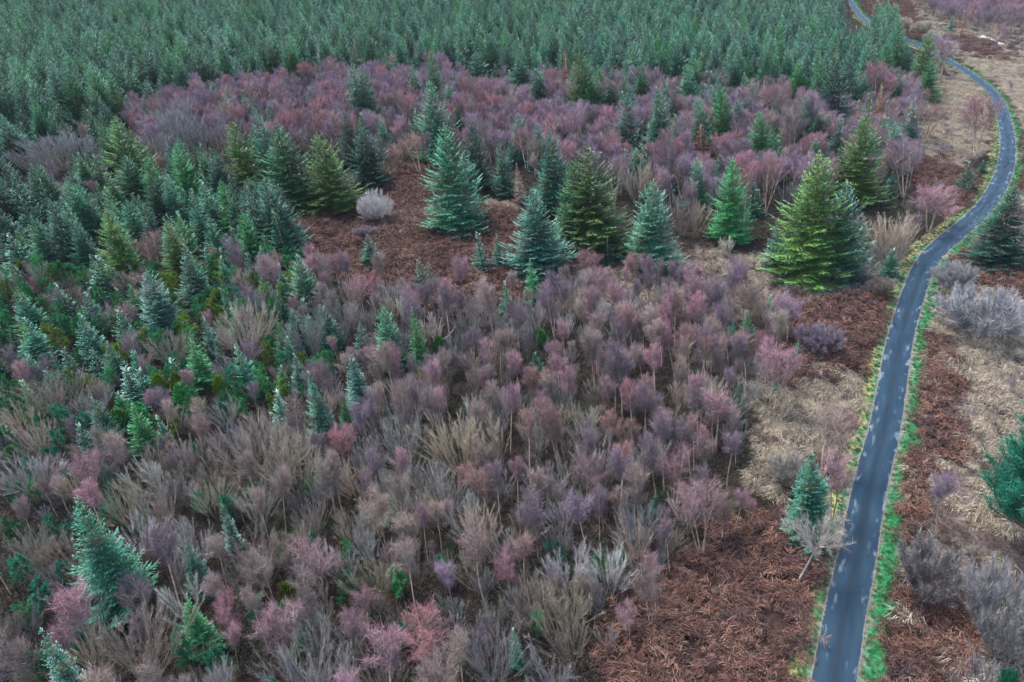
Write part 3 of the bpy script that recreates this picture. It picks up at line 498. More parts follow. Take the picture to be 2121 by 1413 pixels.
# kind, tip x, tip y, foot y, crown width (photograph pixels), tint, landmark phrase (the label of that one)
LIST = [
 (S,238,240,402,92,"olive","bushy olive spruce at the corner of the plantation"), (S,258,322,435,78,"teal",None), (S,482,248,408,82,"olive","olive spruce leading the trio behind bracken"), (S,525,222,395,62,"teal",None),
 (S,575,252,430,112,"green",None), (S,664,268,436,104,"olive","broad olive-centred spruce left of the clearing"), (S,745,262,388,82,"dark","dark spruce above the grey fan bush"), (S,714,227,345,52,"dark",None),
 (S,728,130,232,50,"pale","twin-tipped spruce rising from the mauve belt"), (S,748,138,236,48,"teal",None), (S,885,105,205,42,"green","slender bright spruce at the plantation edge"), (S,890,162,288,66,"pale",None), (S,857,225,290,46,"frost",None),
 (S,920,255,475,112,"pale","big frosted spruce standing inside the bracken clearing"), (S,974,247,388,64,"dark",None), (S,1032,280,405,46,"teal","slim tiered spruce right of the big frosted one"), (L_,1069,337,420,32,"brown","bare brown larch by the straw strip"),
 (S,1135,263,440,82,"teal",None), (S,1217,300,515,142,"olive","widest spruce, domed, with an olive-brown middle"), (S,1180,330,505,80,"green",None), (S,1103,390,568,104,"frost","white-dusted spruce at the front of the clearing"), (S,1342,370,555,102,"pale","pale conical spruce right of the domed one"),
 (S,1511,323,502,80,"green","neat bright cone-shaped spruce among pink birches"), (S,1697,308,572,150,"olive","huge leaning-boughed spruce near the road"), (S,1757,367,575,96,"frost","frosted spruce at the foot of the huge one"), (S,1790,238,420,100,"olive","tall olive spruce with orange leader shoots"), (S,1807,190,330,54,"pale",None),
 (S,1735,247,350,52,"dark",None), (S,1745,300,410,58,"dark",None), (S,1578,227,322,62,"green","shaggy green spruce with a smaller twin"), (S,1607,265,312,44,"pale",None), (S,1494,180,282,46,"green","bright pointed spruce amid the mauve belt"), (S,1447,203,295,42,"teal",None), (S,1295,190,305,54,"frost","frosted spruce in the middle of the belt"),
 (S,1357,178,295,46,"teal",None), (S,1370,190,302,56,"pale",None), (S,1195,108,215,52,"olive","olive twin-topped spruce by the plantation edge"), (S,1218,118,222,50,"green",None), (S,1112,140,210,42,"frost","small white-dusted spruce in the purple belt"), (S,1070,117,182,52,"teal",None), (S,984,103,163,44,"frost",None), (S,1027,133,166,26,"frost",None),
 (S,1894,203,292,38,"frost","lone frosted spruce near the pale grass bank"), (S,1917,62,198,50,"olive","tall olive spruce overhanging the road bend"), (S,1928,120,215,40,"green",None), (S,1671,110,186,42,"frost","snowy wide-armed spruce in the dark wood"), (S,1744,108,240,66,"dark","dense dark spruce beneath the road bend"), (S,1762,98,200,48,"teal",None), (S,1864,150,212,34,"frost",None), (S,1884,83,152,38,"teal",None),
 (S,2008,338,397,42,"dark","small round dark spruce beside the road curve"), (S,2037,332,357,20,"dark",None), (S,2094,383,550,106,"dark","stout dark spruce on the far verge"), (S,1610,463,562,48,"frost","slim silvery spruce tucked beside the huge one"), (S,1847,514,574,42,"teal","little tiered spruce close to the road"),
 (S,1597,611,652,30,"pale","tiny spruce by the dark stream bank"), (S,1547,647,706,32,"green","small bright spruce at the wood's right edge"), (S,1531,791,885,26,"dark",None), (S,1688,935,1120,94,"teal","roadside spruce with a long bare leader"),
 (S,205,430,592,82,"olive","yellow-olive spruce in the crowded left stand"), (S,200,534,625,72,"frost",None), (S,345,455,585,74,"olive","second yellow-olive spruce left of clearing"), (S,377,505,640,68,"frost","silver-shouldered spruce below the left stand"), (S,298,560,700,80,"frost","large silvery spruce among green young pines"), (S,614,522,655,62,"pale","clean tiered spruce with a pale leader"),
 (S,670,636,725,54,"dark","squat dark spruce with drooping tiers"), (S,165,650,752,58,"frost",None), (S,50,656,755,84,"teal",None), (S,40,600,700,60,"teal",None), (S,393,700,802,64,"green","dense green spruce beside the straw fan tree"), (S,490,710,817,58,"teal","rounded frosty spruce in the pine thicket"),
 (S,257,762,836,54,"frost",None), (S,286,765,838,52,"frost","pair-forming silvery spruce by yellow-green junipers"), (S,420,655,745,38,"frost",None), (S,247,640,712,44,"frost",None), (S,610,732,818,40,"frost",None), (S,640,768,925,58,"frost","tall silvery spruce above a smaller sapling"), (S,573,811,892,50,"frost","snow-tipped spruce with splayed arms"),
 (S,705,815,906,46,"green","vivid green spruce between grey shrubs"), (S,653,858,922,26,"frost",None), (S,330,862,922,28,"frost",None), (S,165,878,950,38,"frost",None), (S,20,480,565,58,"frost",None), (S,105,412,545,64,"teal",None), (S,83,375,470,44,"teal",None), (S,125,408,530,50,"pale",None), (S,175,395,505,58,"dark",None),
 (S,365,300,432,58,"green","bright spruce standing behind the left stand"), (S,340,365,470,46,"teal",None), (S,418,372,480,50,"pale",None), (S,395,398,500,44,"teal",None), (S,475,378,505,48,"dark",None), (S,512,385,520,56,"frost",None), (S,545,365,522,90,"teal","dense dark-skirted spruce bordering the bracken"), (S,260,412,520,52,"teal",None), (S,45,405,500,52,"dark",None),
 (S,430,440,545,54,"teal",None), (S,300,425,525,46,"dark",None), (S,150,455,560,50,"teal",None), (S,60,440,560,56,"teal",None), (S,475,470,560,50,"dark",None), (S,570,430,545,60,"dark",None), (S,195,320,402,44,"teal",None), (S,500,440,545,50,"green",None),
 (S,787,628,762,66,"pale","leading spruce of the middle pair"), (S,853,631,775,46,"green",None), (S,742,666,745,42,"frost",None), (S,727,738,852,66,"frost","wide silvery spruce left of the grey thicket"), (S,757,485,552,48,"teal","bushy spruce at the bracken's lower edge"), (S,867,536,605,34,"frost","thin pale sapling in the bracken"), (S,887,545,600,24,"frost",None),
 (S,990,486,566,40,"frost","first of the frosted saplings below bracken"), (S,1029,488,560,32,"frost",None), (S,1054,508,552,22,"frost",None), (S,1083,508,560,24,"frost",None), (S,1095,536,625,34,"green","slim bright spruce over the grey thicket"), (S,1107,728,776,32,"teal","little round teal spruce in the thicket"), (S,1257,496,550,28,"frost",None), (S,1215,481,535,24,"frost",None), (S,1045,581,645,28,"teal",None), (S,1109,834,878,18,"teal",None),
 (S,170,1026,1262,118,"teal","great leaning spruce in the dark hollow"), (S,95,1295,1520,92,"frost","frosted spruce cut by the lower border"), (S,458,1043,1150,38,"frost","slim sapling spruce with a bare yellow leader"), (S,383,1120,1232,48,"frost",None), (S,387,1235,1352,68,"green","dark-green spruce under a twisted orange twig"), (S,127,962,1012,32,"frost",None), (S,804,1025,1087,34,"frost","teal sapling hiding behind birch stems"), (S,1060,1300,1378,34,"teal","small teal spruce at the bracken border"), (S,1360,1018,1062,30,"dark",None),
 (S,1265,150,225,34,"teal",None), (S,1330,130,205,38,"green",None), (S,1425,130,205,40,"pale",None), (S,1545,60,150,40,"teal",None), (S,1400,80,165,44,"teal",None), (S,1620,70,165,46,"green",None), (S,1470,60,150,42,"pale",None), (S,1520,110,185,38,"teal",None), (S,1700,150,215,36,"teal",None), (S,940,205,270,22,"teal",None), (S,948,215,272,24,"green",None),
 (S,1815,30,110,34,"teal","dark spruce leaning over the hidden road"), (S,1838,48,130,36,"teal",None), (S,1860,60,140,34,"teal",None), (S,1800,62,150,40,"pale",None), (S,1770,55,150,38,"teal",None), (S,1850,12,58,22,"dark","dark spruce behind the two round bushes"), (S,1973,33,75,20,"frost","frosted sapling before the far purple wood"),
 (P_,2195,860,1160,230,"teal","large dark pine at the right border"), (P_,2115,1390,1560,60,"teal",None),
 (P_,25,1005,1060,50,"green","teal-green pine nearest the left border below the thicket"), (P_,62,955,1010,44,"teal",None), (P_,100,1085,1150,46,"teal",None), (P_,28,1150,1215,52,"teal",None), (P_,75,1215,1280,56,"teal",None), (P_,368,1318,1400,48,"teal","long-tufted young pine at the foot of the wood"), (P_,440,1338,1420,56,"teal",None), (P_,15,1080,1140,46,"green",None), (P_,120,1160,1230,50,"teal",None), (P_,200,960,1010,40,"green",None), (P_,70,1350,1430,50,"green",None), (P_,465,1025,1085,44,"teal",None), (P_,405,1020,1075,40,"teal",None), (P_,55,1000,1050,40,"green",None), (P_,250,1130,1200,50,"teal",None),
 # bare brown larches and odd yellow conifers in the plantation
 (L_,555,76,158,34,"orange","rusty bare larch standing at the plantation front"), (L_,577,60,150,22,"brown",None), (L_,655,92,166,26,"buff","pale bare larch near the rusty one"), (L_,608,108,172,18,"orange",None), (L_,732,82,150,22,"orange","orange bare larch above the twin spruces"), (L_,1172,95,180,30,"orange",None), (L_,418,70,115,18,"brown","lone brown larch deep inside the plantation"),
 (L_,90,100,185,26,"brown","leafless brown tree amid yellow-green conifers"), (L_,1998,22,82,30,"orange","orange conifer before the far purple wood"), (L_,1585,165,240,36,"pink",None), (L_,1640,180,215,22,"brown",None), (L_,1455,258,340,60,"russet",None), (L_,1320,72,130,22,"brown",None), (L_,1348,90,150,20,"pink",None), (L_,1283,95,150,20,"orange",None), (L_,1828,175,250,34,"orange",None), (L_,1842,285,370,40,"russet",None), (L_,1810,205,330,34,"orange",None),
 (S,40,102,150,26,"lime","yellow-green conifer, farthest of the left cluster"), (S,78,130,190,22,"lime",None), (S,115,125,185,20,"lime","bright yellow-green conifer beside the leafless tree"), (S,12,155,215,20,"lime",None), (S,45,155,222,34,"lime",None), (S,105,165,225,24,"lime","nearest yellow-green conifer of the left cluster"), (S,152,15,70,24,"lime",None), (S,85,0,50,24,"lime",None), (S,262,35,80,20,"lime",None), (S,295,25,72,18,"lime",None), (S,1735,90,150,24,"lime",None), (S,1775,158,212,26,"lime","yellowish little conifer by the dense dark spruce"), (S,236,180,262,20,"lime",None),
 # junipers
 (J,322,772,828,32,"lime","left yellow-green columnar juniper"), (J,355,765,835,30,"lime",None), (J,368,790,860,48,"green","broad bright juniper between two columns"), (J,447,772,828,32,"lime",None), (J,236,845,905,42,"green","solitary dark juniper at the thicket's lower side"), (J,905,690,740,26,"green",None), (J,915,695,745,30,"green","bright green bush standing in the grey thicket"), (J,565,640,690,22,"green",None), (J,1120,678,720,26,"green",None), (J,15,915,960,36,"green",None), (J,640,985,1030,34,"green",None), (J,590,1205,1250,40,"lime",None),
 # bare fans
 (W,335,682,768,72,"straw","straw-coloured fan tree among the young pines"), (W,78,758,885,98,"straw","big straw-coloured fan tree on the left"), (W,162,803,885,66,"grey",None), (W,18,818,920,60,"straw",None), (W,480,622,750,104,"buff","wide pinkish-grey bush behind the round spruce"), (W,622,635,752,92,"grey","grey streaky bush beside the squat spruce"), (W,525,858,1015,142,"straw","largest straw-coloured fan tree of the left wood"), (W,505,588,685,56,"ash",None), (W,590,900,1040,110,"straw",None),
 (W,812,852,990,110,"grey","wide pale grey fan at the thicket centre"), (W,935,838,992,120,"straw","straw fan right of the pale grey one"), (W,1012,832,985,86,"straw",None), (W,895,958,1095,112,"grey","grey fan with arching stems"), (W,1175,1190,1302,92,"straw","fork-stemmed straw tree above the bracken slope"), (W,1168,1100,1240,70,"white","whitish branching tree in the lower wood"), (W,1250,1115,1248,68,"white","second whitish tree nearer the bracken"), (W,1318,1070,1190,74,"straw","green-grey fan on the bracken corner"), (W,1015,1240,1345,70,"grey",None), (W,920,1200,1310,66,"grey",None),
 (W,240,1255,1420,150,"brown","big spreading bush still holding yellow leaves"), (W,350,1168,1315,70,"white","whitish fan behind the yellow-leaved bush"), (W,505,1135,1240,88,"grey",None), (W,600,1325,1480,150,"grey","wide grey bush along the lower border"), (W,640,1250,1370,70,"grey",None), (W,595,1085,1190,66,"straw",None), (W,40,940,1045,100,"grey","grey fan tree on the left border"), (W,420,985,1080,70,"straw",None), (W,310,1010,1130,80,"brown",None), (W,240,990,1110,80,"straw",None),
 (H_,752,456,487,50,"plum","low dark purple mound on the bracken"), (J,868,470,486,12,"green","tiny bright green bush alone on the bracken"), (W,150,266,352,90,"ash",None), (W,70,290,372,80,"ash",None), (H_,763,372,458,70,"white","pale round fan bush in the bracken clearing"), (W,1316,318,425,74,"buff","rounded buff-grey bush behind the pale spruce"), (W,100,262,355,96,"ash","grey-mauve bush before the plantation"), (W,45,300,365,62,"ash",None), (W,345,190,330,70,"ash",None), (W,400,230,330,76,"ash","ash-grey thicket tree behind the trio"), (W,1505,486,532,32,"white","tiny white bare tree on the stream bank"), (W,480,262,340,50,"ash",None), (W,310,260,350,60,"ash",None),
 (H_,2050,560,705,170,"ash","big grey dome bush right of the road"), (H_,1985,520,600,80,"ash","smaller grey bush behind the dome"), (H_,1935,1085,1235,130,"ash","grey bush under a leaning white birch"), (H_,2090,1120,1330,140,"ash","dusky bush beneath the dark pine"), (H_,1640,925,1010,86,"grey","round grey bush by the roadside spruce"), (H_,1700,655,735,90,"plum","low plum-grey bush on the bracken"), (W,1850,495,560,56,"grey",None), (H_,1832,560,615,60,"brown","low brown bush by the stream and road"), (W,1845,430,540,90,"buff","pale brown brush between huge spruce and road"), (W,1870,455,545,60,"buff",None), (W,1410,395,490,60,"buff",None), (W,1435,400,495,40,"straw",None),
 (H_,1872,26,62,32,"straw","left of two round straw bushes"), (H_,1912,32,72,42,"straw","right of two round straw bushes"), (H_,1967,60,82,26,"straw",None), (H_,1930,58,90,30,"grey",None), (K_,1660,1082,1215,118,"grey","pale crooked tree leaning over the bracken"), (W,1580,585,690,60,"buff",None), (W,1620,610,690,60,"mauve",None), (W,1668,1050,1105,52,"brown","brown bush in front of the roadside spruce"), (W,2080,1360,1530,90,"ash",None), (W,2100,1230,1400,80,"ash",None),
 # birches
 (B,1735,950,1078,66,"pink","pink birch right beside the lower road"), (B,1758,862,975,34,"pink",None), (B,1715,852,985,82,"buff","pale orange birch with white forked stems"), (B,1962,985,1115,52,"plum","leaning white birch above the grey bush"), (B,2035,203,328,72,"rose","rose birch inside the road curve"), (B,1885,298,412,62,"plum","many-stemmed birch left of the road curve"), (B,1922,212,300,58,"russet",None), (B,1955,82,165,48,"mauve","mauve birch at the road bend"), (B,1935,390,480,76,"pink","soft pink birch on the inner verge"), (B,1965,430,470,40,"pink",None),
 (B,1437,618,718,44,"pink","bright pink birch with a straight white stem"), (B,1600,722,862,84,"pink","broad pink birch at the wood's right edge"), (B,1480,812,935,66,"pink","rosy twin-stemmed birch near the edge"), (B,1637,620,715,66,"mauve",None), (B,1545,590,690,50,"buff",None), (B,1545,700,820,44,"russet",None), (B,1500,700,815,46,"buff",None), (B,737,580,668,46,"pink","pink birch between the middle spruces"), (B,767,570,640,28,"rose",None), (B,1010,588,722,54,"buff","buff birch with one bright white trunk"),
 (B,1057,675,772,36,"buff","small buff birch with a white stem"), (B,1003,703,795,36,"pink",None), (B,1163,668,738,32,"pink","thin pink birch on a leaning stem"), (B,1157,738,822,34,"pink",None), (B,1255,788,885,34,"pink","pink birch holding a few yellow leaves"), (B,1303,803,912,42,"rose","rose birch centred in the thicket"), (B,1110,763,852,36,"russet","orange-brown birch behind the straw fans"), (B,560,537,628,44,"pink","clear pink birch left of the tiered spruce"), (B,302,490,580,60,"russet","russet double birch in the left stand"), (B,475,500,592,34,"plum",None),
 (B,858,282,362,50,"russet","russet birch with white stems above bracken"), (B,810,306,368,34,"russet",None), (B,880,282,358,26,"plum",None), (B,875,1278,1395,94,"rose","round rose-pink birch in the lower wood"), (B,920,1180,1290,46,"mauve",None), (B,835,1072,1155,58,"buff","rounded buff birch in the lower wood"), (B,775,1020,1140,58,"buff","buff birch with two long orange stems"), (B,1395,935,1045,66,"pink","tall pink birch with slender pale stems"), (B,1225,940,1050,48,"pink",None), (B,1455,1000,1150,72,"pink","pink birch at the edge of the bracken slope"), (B,1345,1190,1300,62,"brown","brown birch with a bright white foot"),
 (B,1075,1120,1230,44,"russet",None), (B,1045,1145,1240,44,"rose",None), (B,640,1120,1240,66,"pink","pink birch leaning in the lower left"), (B,160,950,1060,60,"pink",None), (B,540,1160,1260,60,"buff",None), (B,460,1240,1340,44,"rose","small rose birch beside the twisted-twig spruce"), (B,700,895,985,56,"rose","russet-pink birch below the silvery spruce"), (B,275,1205,1300,60,"plum",None), (B,570,1245,1370,66,"pink",None), (B,30,1300,1440,70,"buff",None), (B,740,1220,1310,48,"pink",None),
 (B,560,165,230,26,"pink",None), (B,630,135,200,24,"rose",None), (B,320,200,262,30,"rose","rose birch at the belt's left end"), (B,365,195,250,24,"pink",None), (B,440,190,245,28,"mauve",None), (B,275,235,290,20,"rose",None), (B,830,195,262,44,"rose","round rose birch in the purple belt"), (B,785,200,262,20,"pink",None), (B,1150,230,310,36,"rose","russet-topped birch in the belt's middle"), (B,1195,215,310,40,"mauve",None), (B,1083,272,355,46,"pink","pink birch behind the slim tiered spruce"), (B,1038,235,290,26,"pink",None), (B,1395,270,420,46,"pink",None), (B,1545,345,480,34,"rose",None), (B,1590,320,440,40,"rose","rose birch with golden stems below the shaggy spruce"), (B,1690,205,310,44,"mauve","mauve birch with a white stem in the belt"), (B,1610,175,260,44,"pink",None), (B,1815,135,220,40,"rose","rose-red birch beside the dense dark spruce"), (B,1905,150,200,30,"rose",None), (B,1645,230,330,52,"plum",None), (B,1240,560,640,50,"pink",None), (B,1220,527,590,44,"rose",None), (B,1310,527,580,36,"rose",None)]
DROP_DEG = 0
ALL = []            # dicts of every tree: kind, x, y, h, w(radius), tint, phrase
for k, xt, yt, yb, wp, tn, ph in LIST:
    if k in (S, L_, B) and yt < 330 and yb < 335 and 270 < xt < 1900: yb += (.34 if k == S else .2) * (yb - yt)   # foot hidden by the trees in front
    x, y, h = tree_at(xt, yt, yb); Z = (y * cP + CAMH * sP); ALL.append(dict(k=k, x=x, y=y, h=h, r=.5 * wp * (Z + h * UZ * .4) / FPX * {S: 1.7 if yt < 215 else 1.45, L_: 1.2, H_: 1.5, W: 1.28}.get(k, 1.15), t=tn, ph=ph, hand=True))
[print("ODD", a["k"], round(a["h"], 1), LIST[i][1:4]) for i, a in enumerate(ALL) if a["h"] > 24 or a["h"] < 1]
print("hand list", len(ALL), "heights", {k: [round(float(np.percentile([a['h'] for a in ALL if a['k'] == k], q)), 1) for q in (5, 50, 95)] for k in (S, B, W, L_)})
HX = np.array([[a['x'], a['y'], a['r']] for a in ALL])
hand_px = project(np.array([[a['x'], a['y'], 0] for a in ALL]))
HP = np.array([[project([tip(a['x'], a['y'], a['h'])])[0][1], a['r'] * FPX / (a['y'] * cP + CAMH * sP)] for a in ALL]); HKEEP = np.array([.72 if a['k'] in (S, L_, H_, J) else .6 for a in ALL])

# fill: zone outline (feet), spacing m, avoid, mixture (kind, weight, height range, radius/height range, tints)
birchy = ["pink", "mauve", "plum", "mauve", "rose", "plum", "buff", "mauve"]
ZONES = [
 (EDGE, 5.0, [(S, 1, (10.5, 16), (.28, .35), ["teal", "pale", "pale", "green", "pale", "frost", "pale"])]),
 ([(280, 270), (330, 245), (500, 212), (640, 197), (900, 173), (1000, 183), (1200, 202), (1500, 212), (1700, 236), (1850, 198), (1930, 178), (1915, 215), (1900, 300), (1880, 400), (1800, 430), (1600, 440), (1450, 470), (1300, 430), (1100, 365), (1000, 345), (860, 335), (780, 330), (620, 335), (430, 345), (300, 345)], 3.1,
  [(B, .80, (6.5, 9.5), (.19, .25), birchy), (W, .12, (5.5, 7.5), (.26, .36), ["ash", "ash", "brown"]), (S, .10, (6, 12), (.31, .38), ["teal", "frost", "pale"])]),
 ([(1050, 215), (1300, 205), (1600, 215), (1850, 200), (1880, 330), (1700, 330), (1400, 300), (1150, 250)], 5.8, [(S, 1, (9, 14), (.30, .37), ["teal", "frost", "pale", "green"])]),
 ([(-250, 300), (0, 300), (230, 285), (290, 330), (300, 350), (450, 370), (600, 420), (600, 520), (480, 560), (250, 580), (-300, 600)], 4.2, [(S, .86, (7, 11.5), (.34, .42), ["teal", "dark", "dark", "green", "teal"]), (W, .1, (4, 6), (.3, .4), ["ash", "brown"]), (B, .1, (5, 7), (.2, .25), ["plum", "russet"])]),
 ([(-300, 590), (250, 585), (600, 545), (690, 590), (720, 700), (700, 850), (560, 890), (300, 960), (0, 980), (-300, 980)], 2.3, [(P_, .62, (3, 5), (.28, .36), ["green", "teal", "green", "green", "lime"]), (W, .10, (3.5, 5), (.3, .4), ["grey", "brown", "ash", "straw"]), (B, .12, (4, 6), (.18, .24), ["plum", "pink", "brown"]), (S, .20, (4, 7), (.33, .42), ["frost", "teal", "green", "dark"])]),
 ([(620, 590), (760, 625), (900, 655), (1100, 645), (1250, 625), (1400, 625), (1500, 645), (1640, 680), (1650, 740), (1600, 850), (1560, 900), (1540, 1000), (1400, 1150), (1270, 1200), (700, 1150), (620, 900), (720, 800)], 2.45, [(B, .58, (6.3, 9.4), (.125, .175), ["pink", "plum", "plum", "buff", "pink", "brown", "plum", "russet"]), (W, .42, (4.8, 7.4), (.21, .32), ["grey", "ash", "grey", "straw", "white"]), (S, .02, (2, 4), (.25, .3), ["teal"])]),
 ([(-300, 960), (0, 980), (300, 950), (560, 880), (640, 900), (720, 1140), (1260, 1190), (1240, 1330), (1190, 1440), (1180, 1620), (-400, 1620)], 2.6, [(W, .54, (5.0, 7.8), (.23, .36), ["grey", "straw", "grey", "white", "straw", "ash", "brown"]), (B, .30, (6.0, 9.0), (.13, .18), ["plum", "buff", "pink", "brown", "buff", "brown"]), (P_, .20, (2.4, 4), (.28, .36), ["teal", "green", "teal"]), (S, .02, (3, 5), (.25, .3), ["frost"])]),
 ([(1260, 1190), (1340, 1170), (1290, 1290), (1230, 1330), (1190, 1440)], 4.0, [(W, .5, (2.5, 4), (.3, .4), ["brown", "grey"]), (B, .5, (3, 4.5), (.2, .26), ["brown", "plum"])]),
 ([(1830, -75), (2350, -75), (2350, 30), (2200, 60), (2121, 66), (2060, 78), (1960, 58), (1900, 20)], 4.4, [(B, .85, (7, 10), (.22, .28), ["mauve", "plum", "mauve", "pink"]), (W, .15, (5, 7), (.3, .36), ["ash"])]),
 ([(2060, 70), (2200, 40), (2200, 130), (2100, 130), (2070, 100)], 8, [(B, 1, (4, 7), (.25, .3), ["plum", "mauve"])]),
 ([(1880, 380), (1960, 400), (1990, 450), (1900, 510), (1860, 520)], 4.5, [(B, .6, (3, 5), (.25, .32), ["pink", "plum", "mauve"]), (W, .4, (3, 4.5), (.3, .4), ["buff", "brown"])]),
 ([(1640, -75), (1735, -75), (1745, 0), (1775, 30), (1700, 60), (1640, 40)], 6, [(B, .8, (6, 8), (.22, .28), ["mauve", "plum"]), (S, .2, (7, 10), (.2, .25), ["teal"])]),
 ([(1640, -75), (2300, -75), (2300, -130), (1500, -130), (-600, -130), (-600, -75)], 5, [(S, .6, (10, 13), (.16, .19), ["teal", "pale"]), (B, .4, (8, 10), (.22, .26), ["mauve", "plum"])]),
 ([(2060, 990), (2150, 960), (2180, 1300), (2121, 1420), (2080, 1400), (2040, 1240)], 6, [(W, .7, (3, 4.5), (.4, .5), ["ash", "brown"]), (B, .3, (4, 6), (.2, .25), ["plum"])]),
 ([(640, 620), (1640, 690), (1560, 900), (1400, 1150), (1240, 1330), (1180, 1620), (-400, 1620), (-300, 960), (560, 880), (720, 800)], 4.6, [(W, .6, (2, 3.6), (.25, .4), ["grey", "ash", "brown"]), (B, .4, (2.4, 4), (.2, .26), ["plum", "brown"])]),
 ([(1950, 640), (2170, 700), (2170, 960), (1990, 940)], 5.5, [(W, .8, (1.2, 2.2), (.4, .5), ["ash", "brown", "grey"]), (B, .2, (2, 3), (.25, .3), ["plum"])]),
 ([(2020, 90), (2200, 90), (2200, 400), (2110, 300)], 8, [(W, .7, (1.5, 3), (.4, .5), ["ash", "brown", "grey"]), (B, .3, (3, 5), (.25, .3), ["plum", "mauve"])]),
 ([(1890, 230), (2020, 230), (2040, 420), (1900, 470)], 9, [(W, .7, (1.5, 3), (.4, .5), ["ash", "brown"]), (B, .3, (3, 5), (.25, .3), ["plum", "pink"])]),
 ([(1380, 1100), (1490, 1060), (1560, 1000), (1610, 1040), (1520, 1150), (1420, 1220), (1330, 1330), (1290, 1440), (1230, 1440), (1300, 1200)], 2.9, [(B, .65, (3.5, 6.2), (.16, .22), ["pink", "plum", "brown", "russet"]), (W, .35, (3, 5), (.25, .36), ["brown", "grey"])]),
 ([(1870, 900), (1980, 880), (1990, 1010), (1930, 1050)], 7, [(W, 1, (1.6, 2.6), (.35, .45), ["ash", "grey"])]),
]
r2 = np.random.default_rng(5)
VPZ = CAMH
for zi, (poly, sp, mix) in enumerate(ZONES):
    x, y = sample([poly], sp, r2, xr=(-420, 2540), yl=1600)
    k = np.abs(road_dist(x, y)) > 4.0; x, y = x[k], y[k]
    if zi == 0:                                                  # planted rows
        a = math.radians(12); u = x * math.cos(a) + y * math.sin(a); 
    wsum = sum(m_[1] for m_ in mix); pm = project(np.stack([x, y, 0 * x], 1))
    for j in range(len(x)):
        d = np.hypot(HX[:, 0] - x[j], HX[:, 1] - y[j])
        if (d < np.maximum(HX[:, 2] * .72, 1.0)).any(): continue
        p = r2.random() * wsum
        for kd, w_, hr, rr, tn in mix:
            p -= w_
            if p <= 0: break
        if kd == B and by > 560: tn = [q_ if q_ != "mauve" or r2.random() < .35 else "plum" for q_ in tn]
        # mauve belt colours drift in patches
        if kd == B and r2.random() < .6: v = float(vnoise(x[j], y[j], 26, 77)); tn = [tn[int(np.clip((v + 1) / 2, 0, .999) * len(tn))]]
        h = r2.uniform(*hr)
        # keep clear of trees noted by hand that stand just behind
        bx, by = pm[j]; top = project(np.array([tip(x[j], y[j], h)]))[0]; Z = y[j] * cP + CAMH * sP
        if zi not in (0,):
            up = hand_px[:, 1] < by - 1; near = np.abs(hand_px[:, 0] - bx) < HP[:, 1] * .42 + h * .12 * FPX / Z; lim = HP[:, 0] + HKEEP * (hand_px[:, 1] - HP[:, 0])
            q_ = up & near & (top[1] < lim) & (by > lim)
            if q_.any():
                need = (by - lim[q_].max()) / max(by - top[1], 1); h *= need
                if need < .5: continue
        if top[1] < 46 and by > 20 and 1738 < bx < 1812: continue
        if top[1] < 95 and by > 88 and 1858 < bx < 1908: continue
        if top[1] > 1425 or top[0] < -60 or top[0] > 2180 or by < -118: continue
        ALL.append(dict(k=kd, x=x[j], y=y[j], h=h, r=h * r2.uniform(*rr), t=tn[r2.integers(len(tn))], ph=None, hand=False))
cnt = {}
for a in ALL: cnt[a['k']] = cnt.get(a['k'], 0) + 1
print("trees", cnt)

# ---------------------------------------------------------------- choose what shows largest: up to 290 of a kind stand as things of their own
for a in ALL:
    P = project(np.array([tip(a['x'], a['y'], a['h']), [a['x'], a['y'], 0]])); a['top'] = P[0]; a['foot'] = P[1]; Z = a['y'] * cP + CAMH * sP
    a['px'] = (P[1, 1] - P[0, 1]) * a['r'] * FPX / Z; a['c'] = P[0] * .6 + P[1] * .4
    vis = P[0, 1] < 1405 and P[1, 1] > 4 and -25 < a['c'][0] < 2146; a['show'] = bool(vis); a['score'] = (1e9 if a['hand'] else 0) + (a['px'] if vis else -1)
things, rest = [], []
for kd in (S, L_, B, W, H_, P_, J, K_):
    q = sorted([a for a in ALL if a['k'] == kd], key=lambda a: -a['score'])
    q1 = [a for a in q if a['show']][:290]; ids = {id(a) for a in q1}; things += q1; rest += [a for a in q if id(a) not in ids]
r3 = np.random.default_rng(9)
def pick_form(a):
    F = FORM[a['k']]; asp = a['r'] / a['h']; best = []
    for i, f in enumerate(F):
        sx, sz = a['r'] / f['R'], a['h'] / f['H']; best.append((abs(math.log(sx / sz)) + .45 * abs(math.log(sz)) + r3.uniform(0, .28), i))
    return min(best)[1]
def tint_of(a):
    c, fr, _ = TINT[a['t']]; v = r3.uniform(.58, 1.30) * (.88 if a['k'] in (S, P_, J) else 1.08); return [float(q * v * r3.uniform(.93, 1.07)) for q in c], float(fr * r3.uniform(.55, 1.3))
NOUN = {S: "spruce", L_: "larch", B: "birch", W: "bare tree", K_: "bare tree", H_: "bush", P_: "pine", J: "juniper"}
CAT = {S: "spruce", L_: "larch", B: "birch", W: "bare tree", K_: "bare tree", H_: "shrub", P_: "pine", J: "juniper"}
GRP = {S: "spruces of the mixed forest", L_: "bare brown larches", B: "birches of the mixed forest", W: "bare grey and straw trees", K_: "bare grey and straw trees", H_: "rounded bare bushes", P_: "young pines of the thicket", J: "yellow-green junipers"}
ORD = ["", "second ", "third ", "fourth ", "fifth ", "sixth ", "seventh ", "eighth ", "ninth ", "tenth ", "eleventh ", "twelfth ", "thirteenth ", "fourteenth ", "fifteenth ", "sixteenth "]
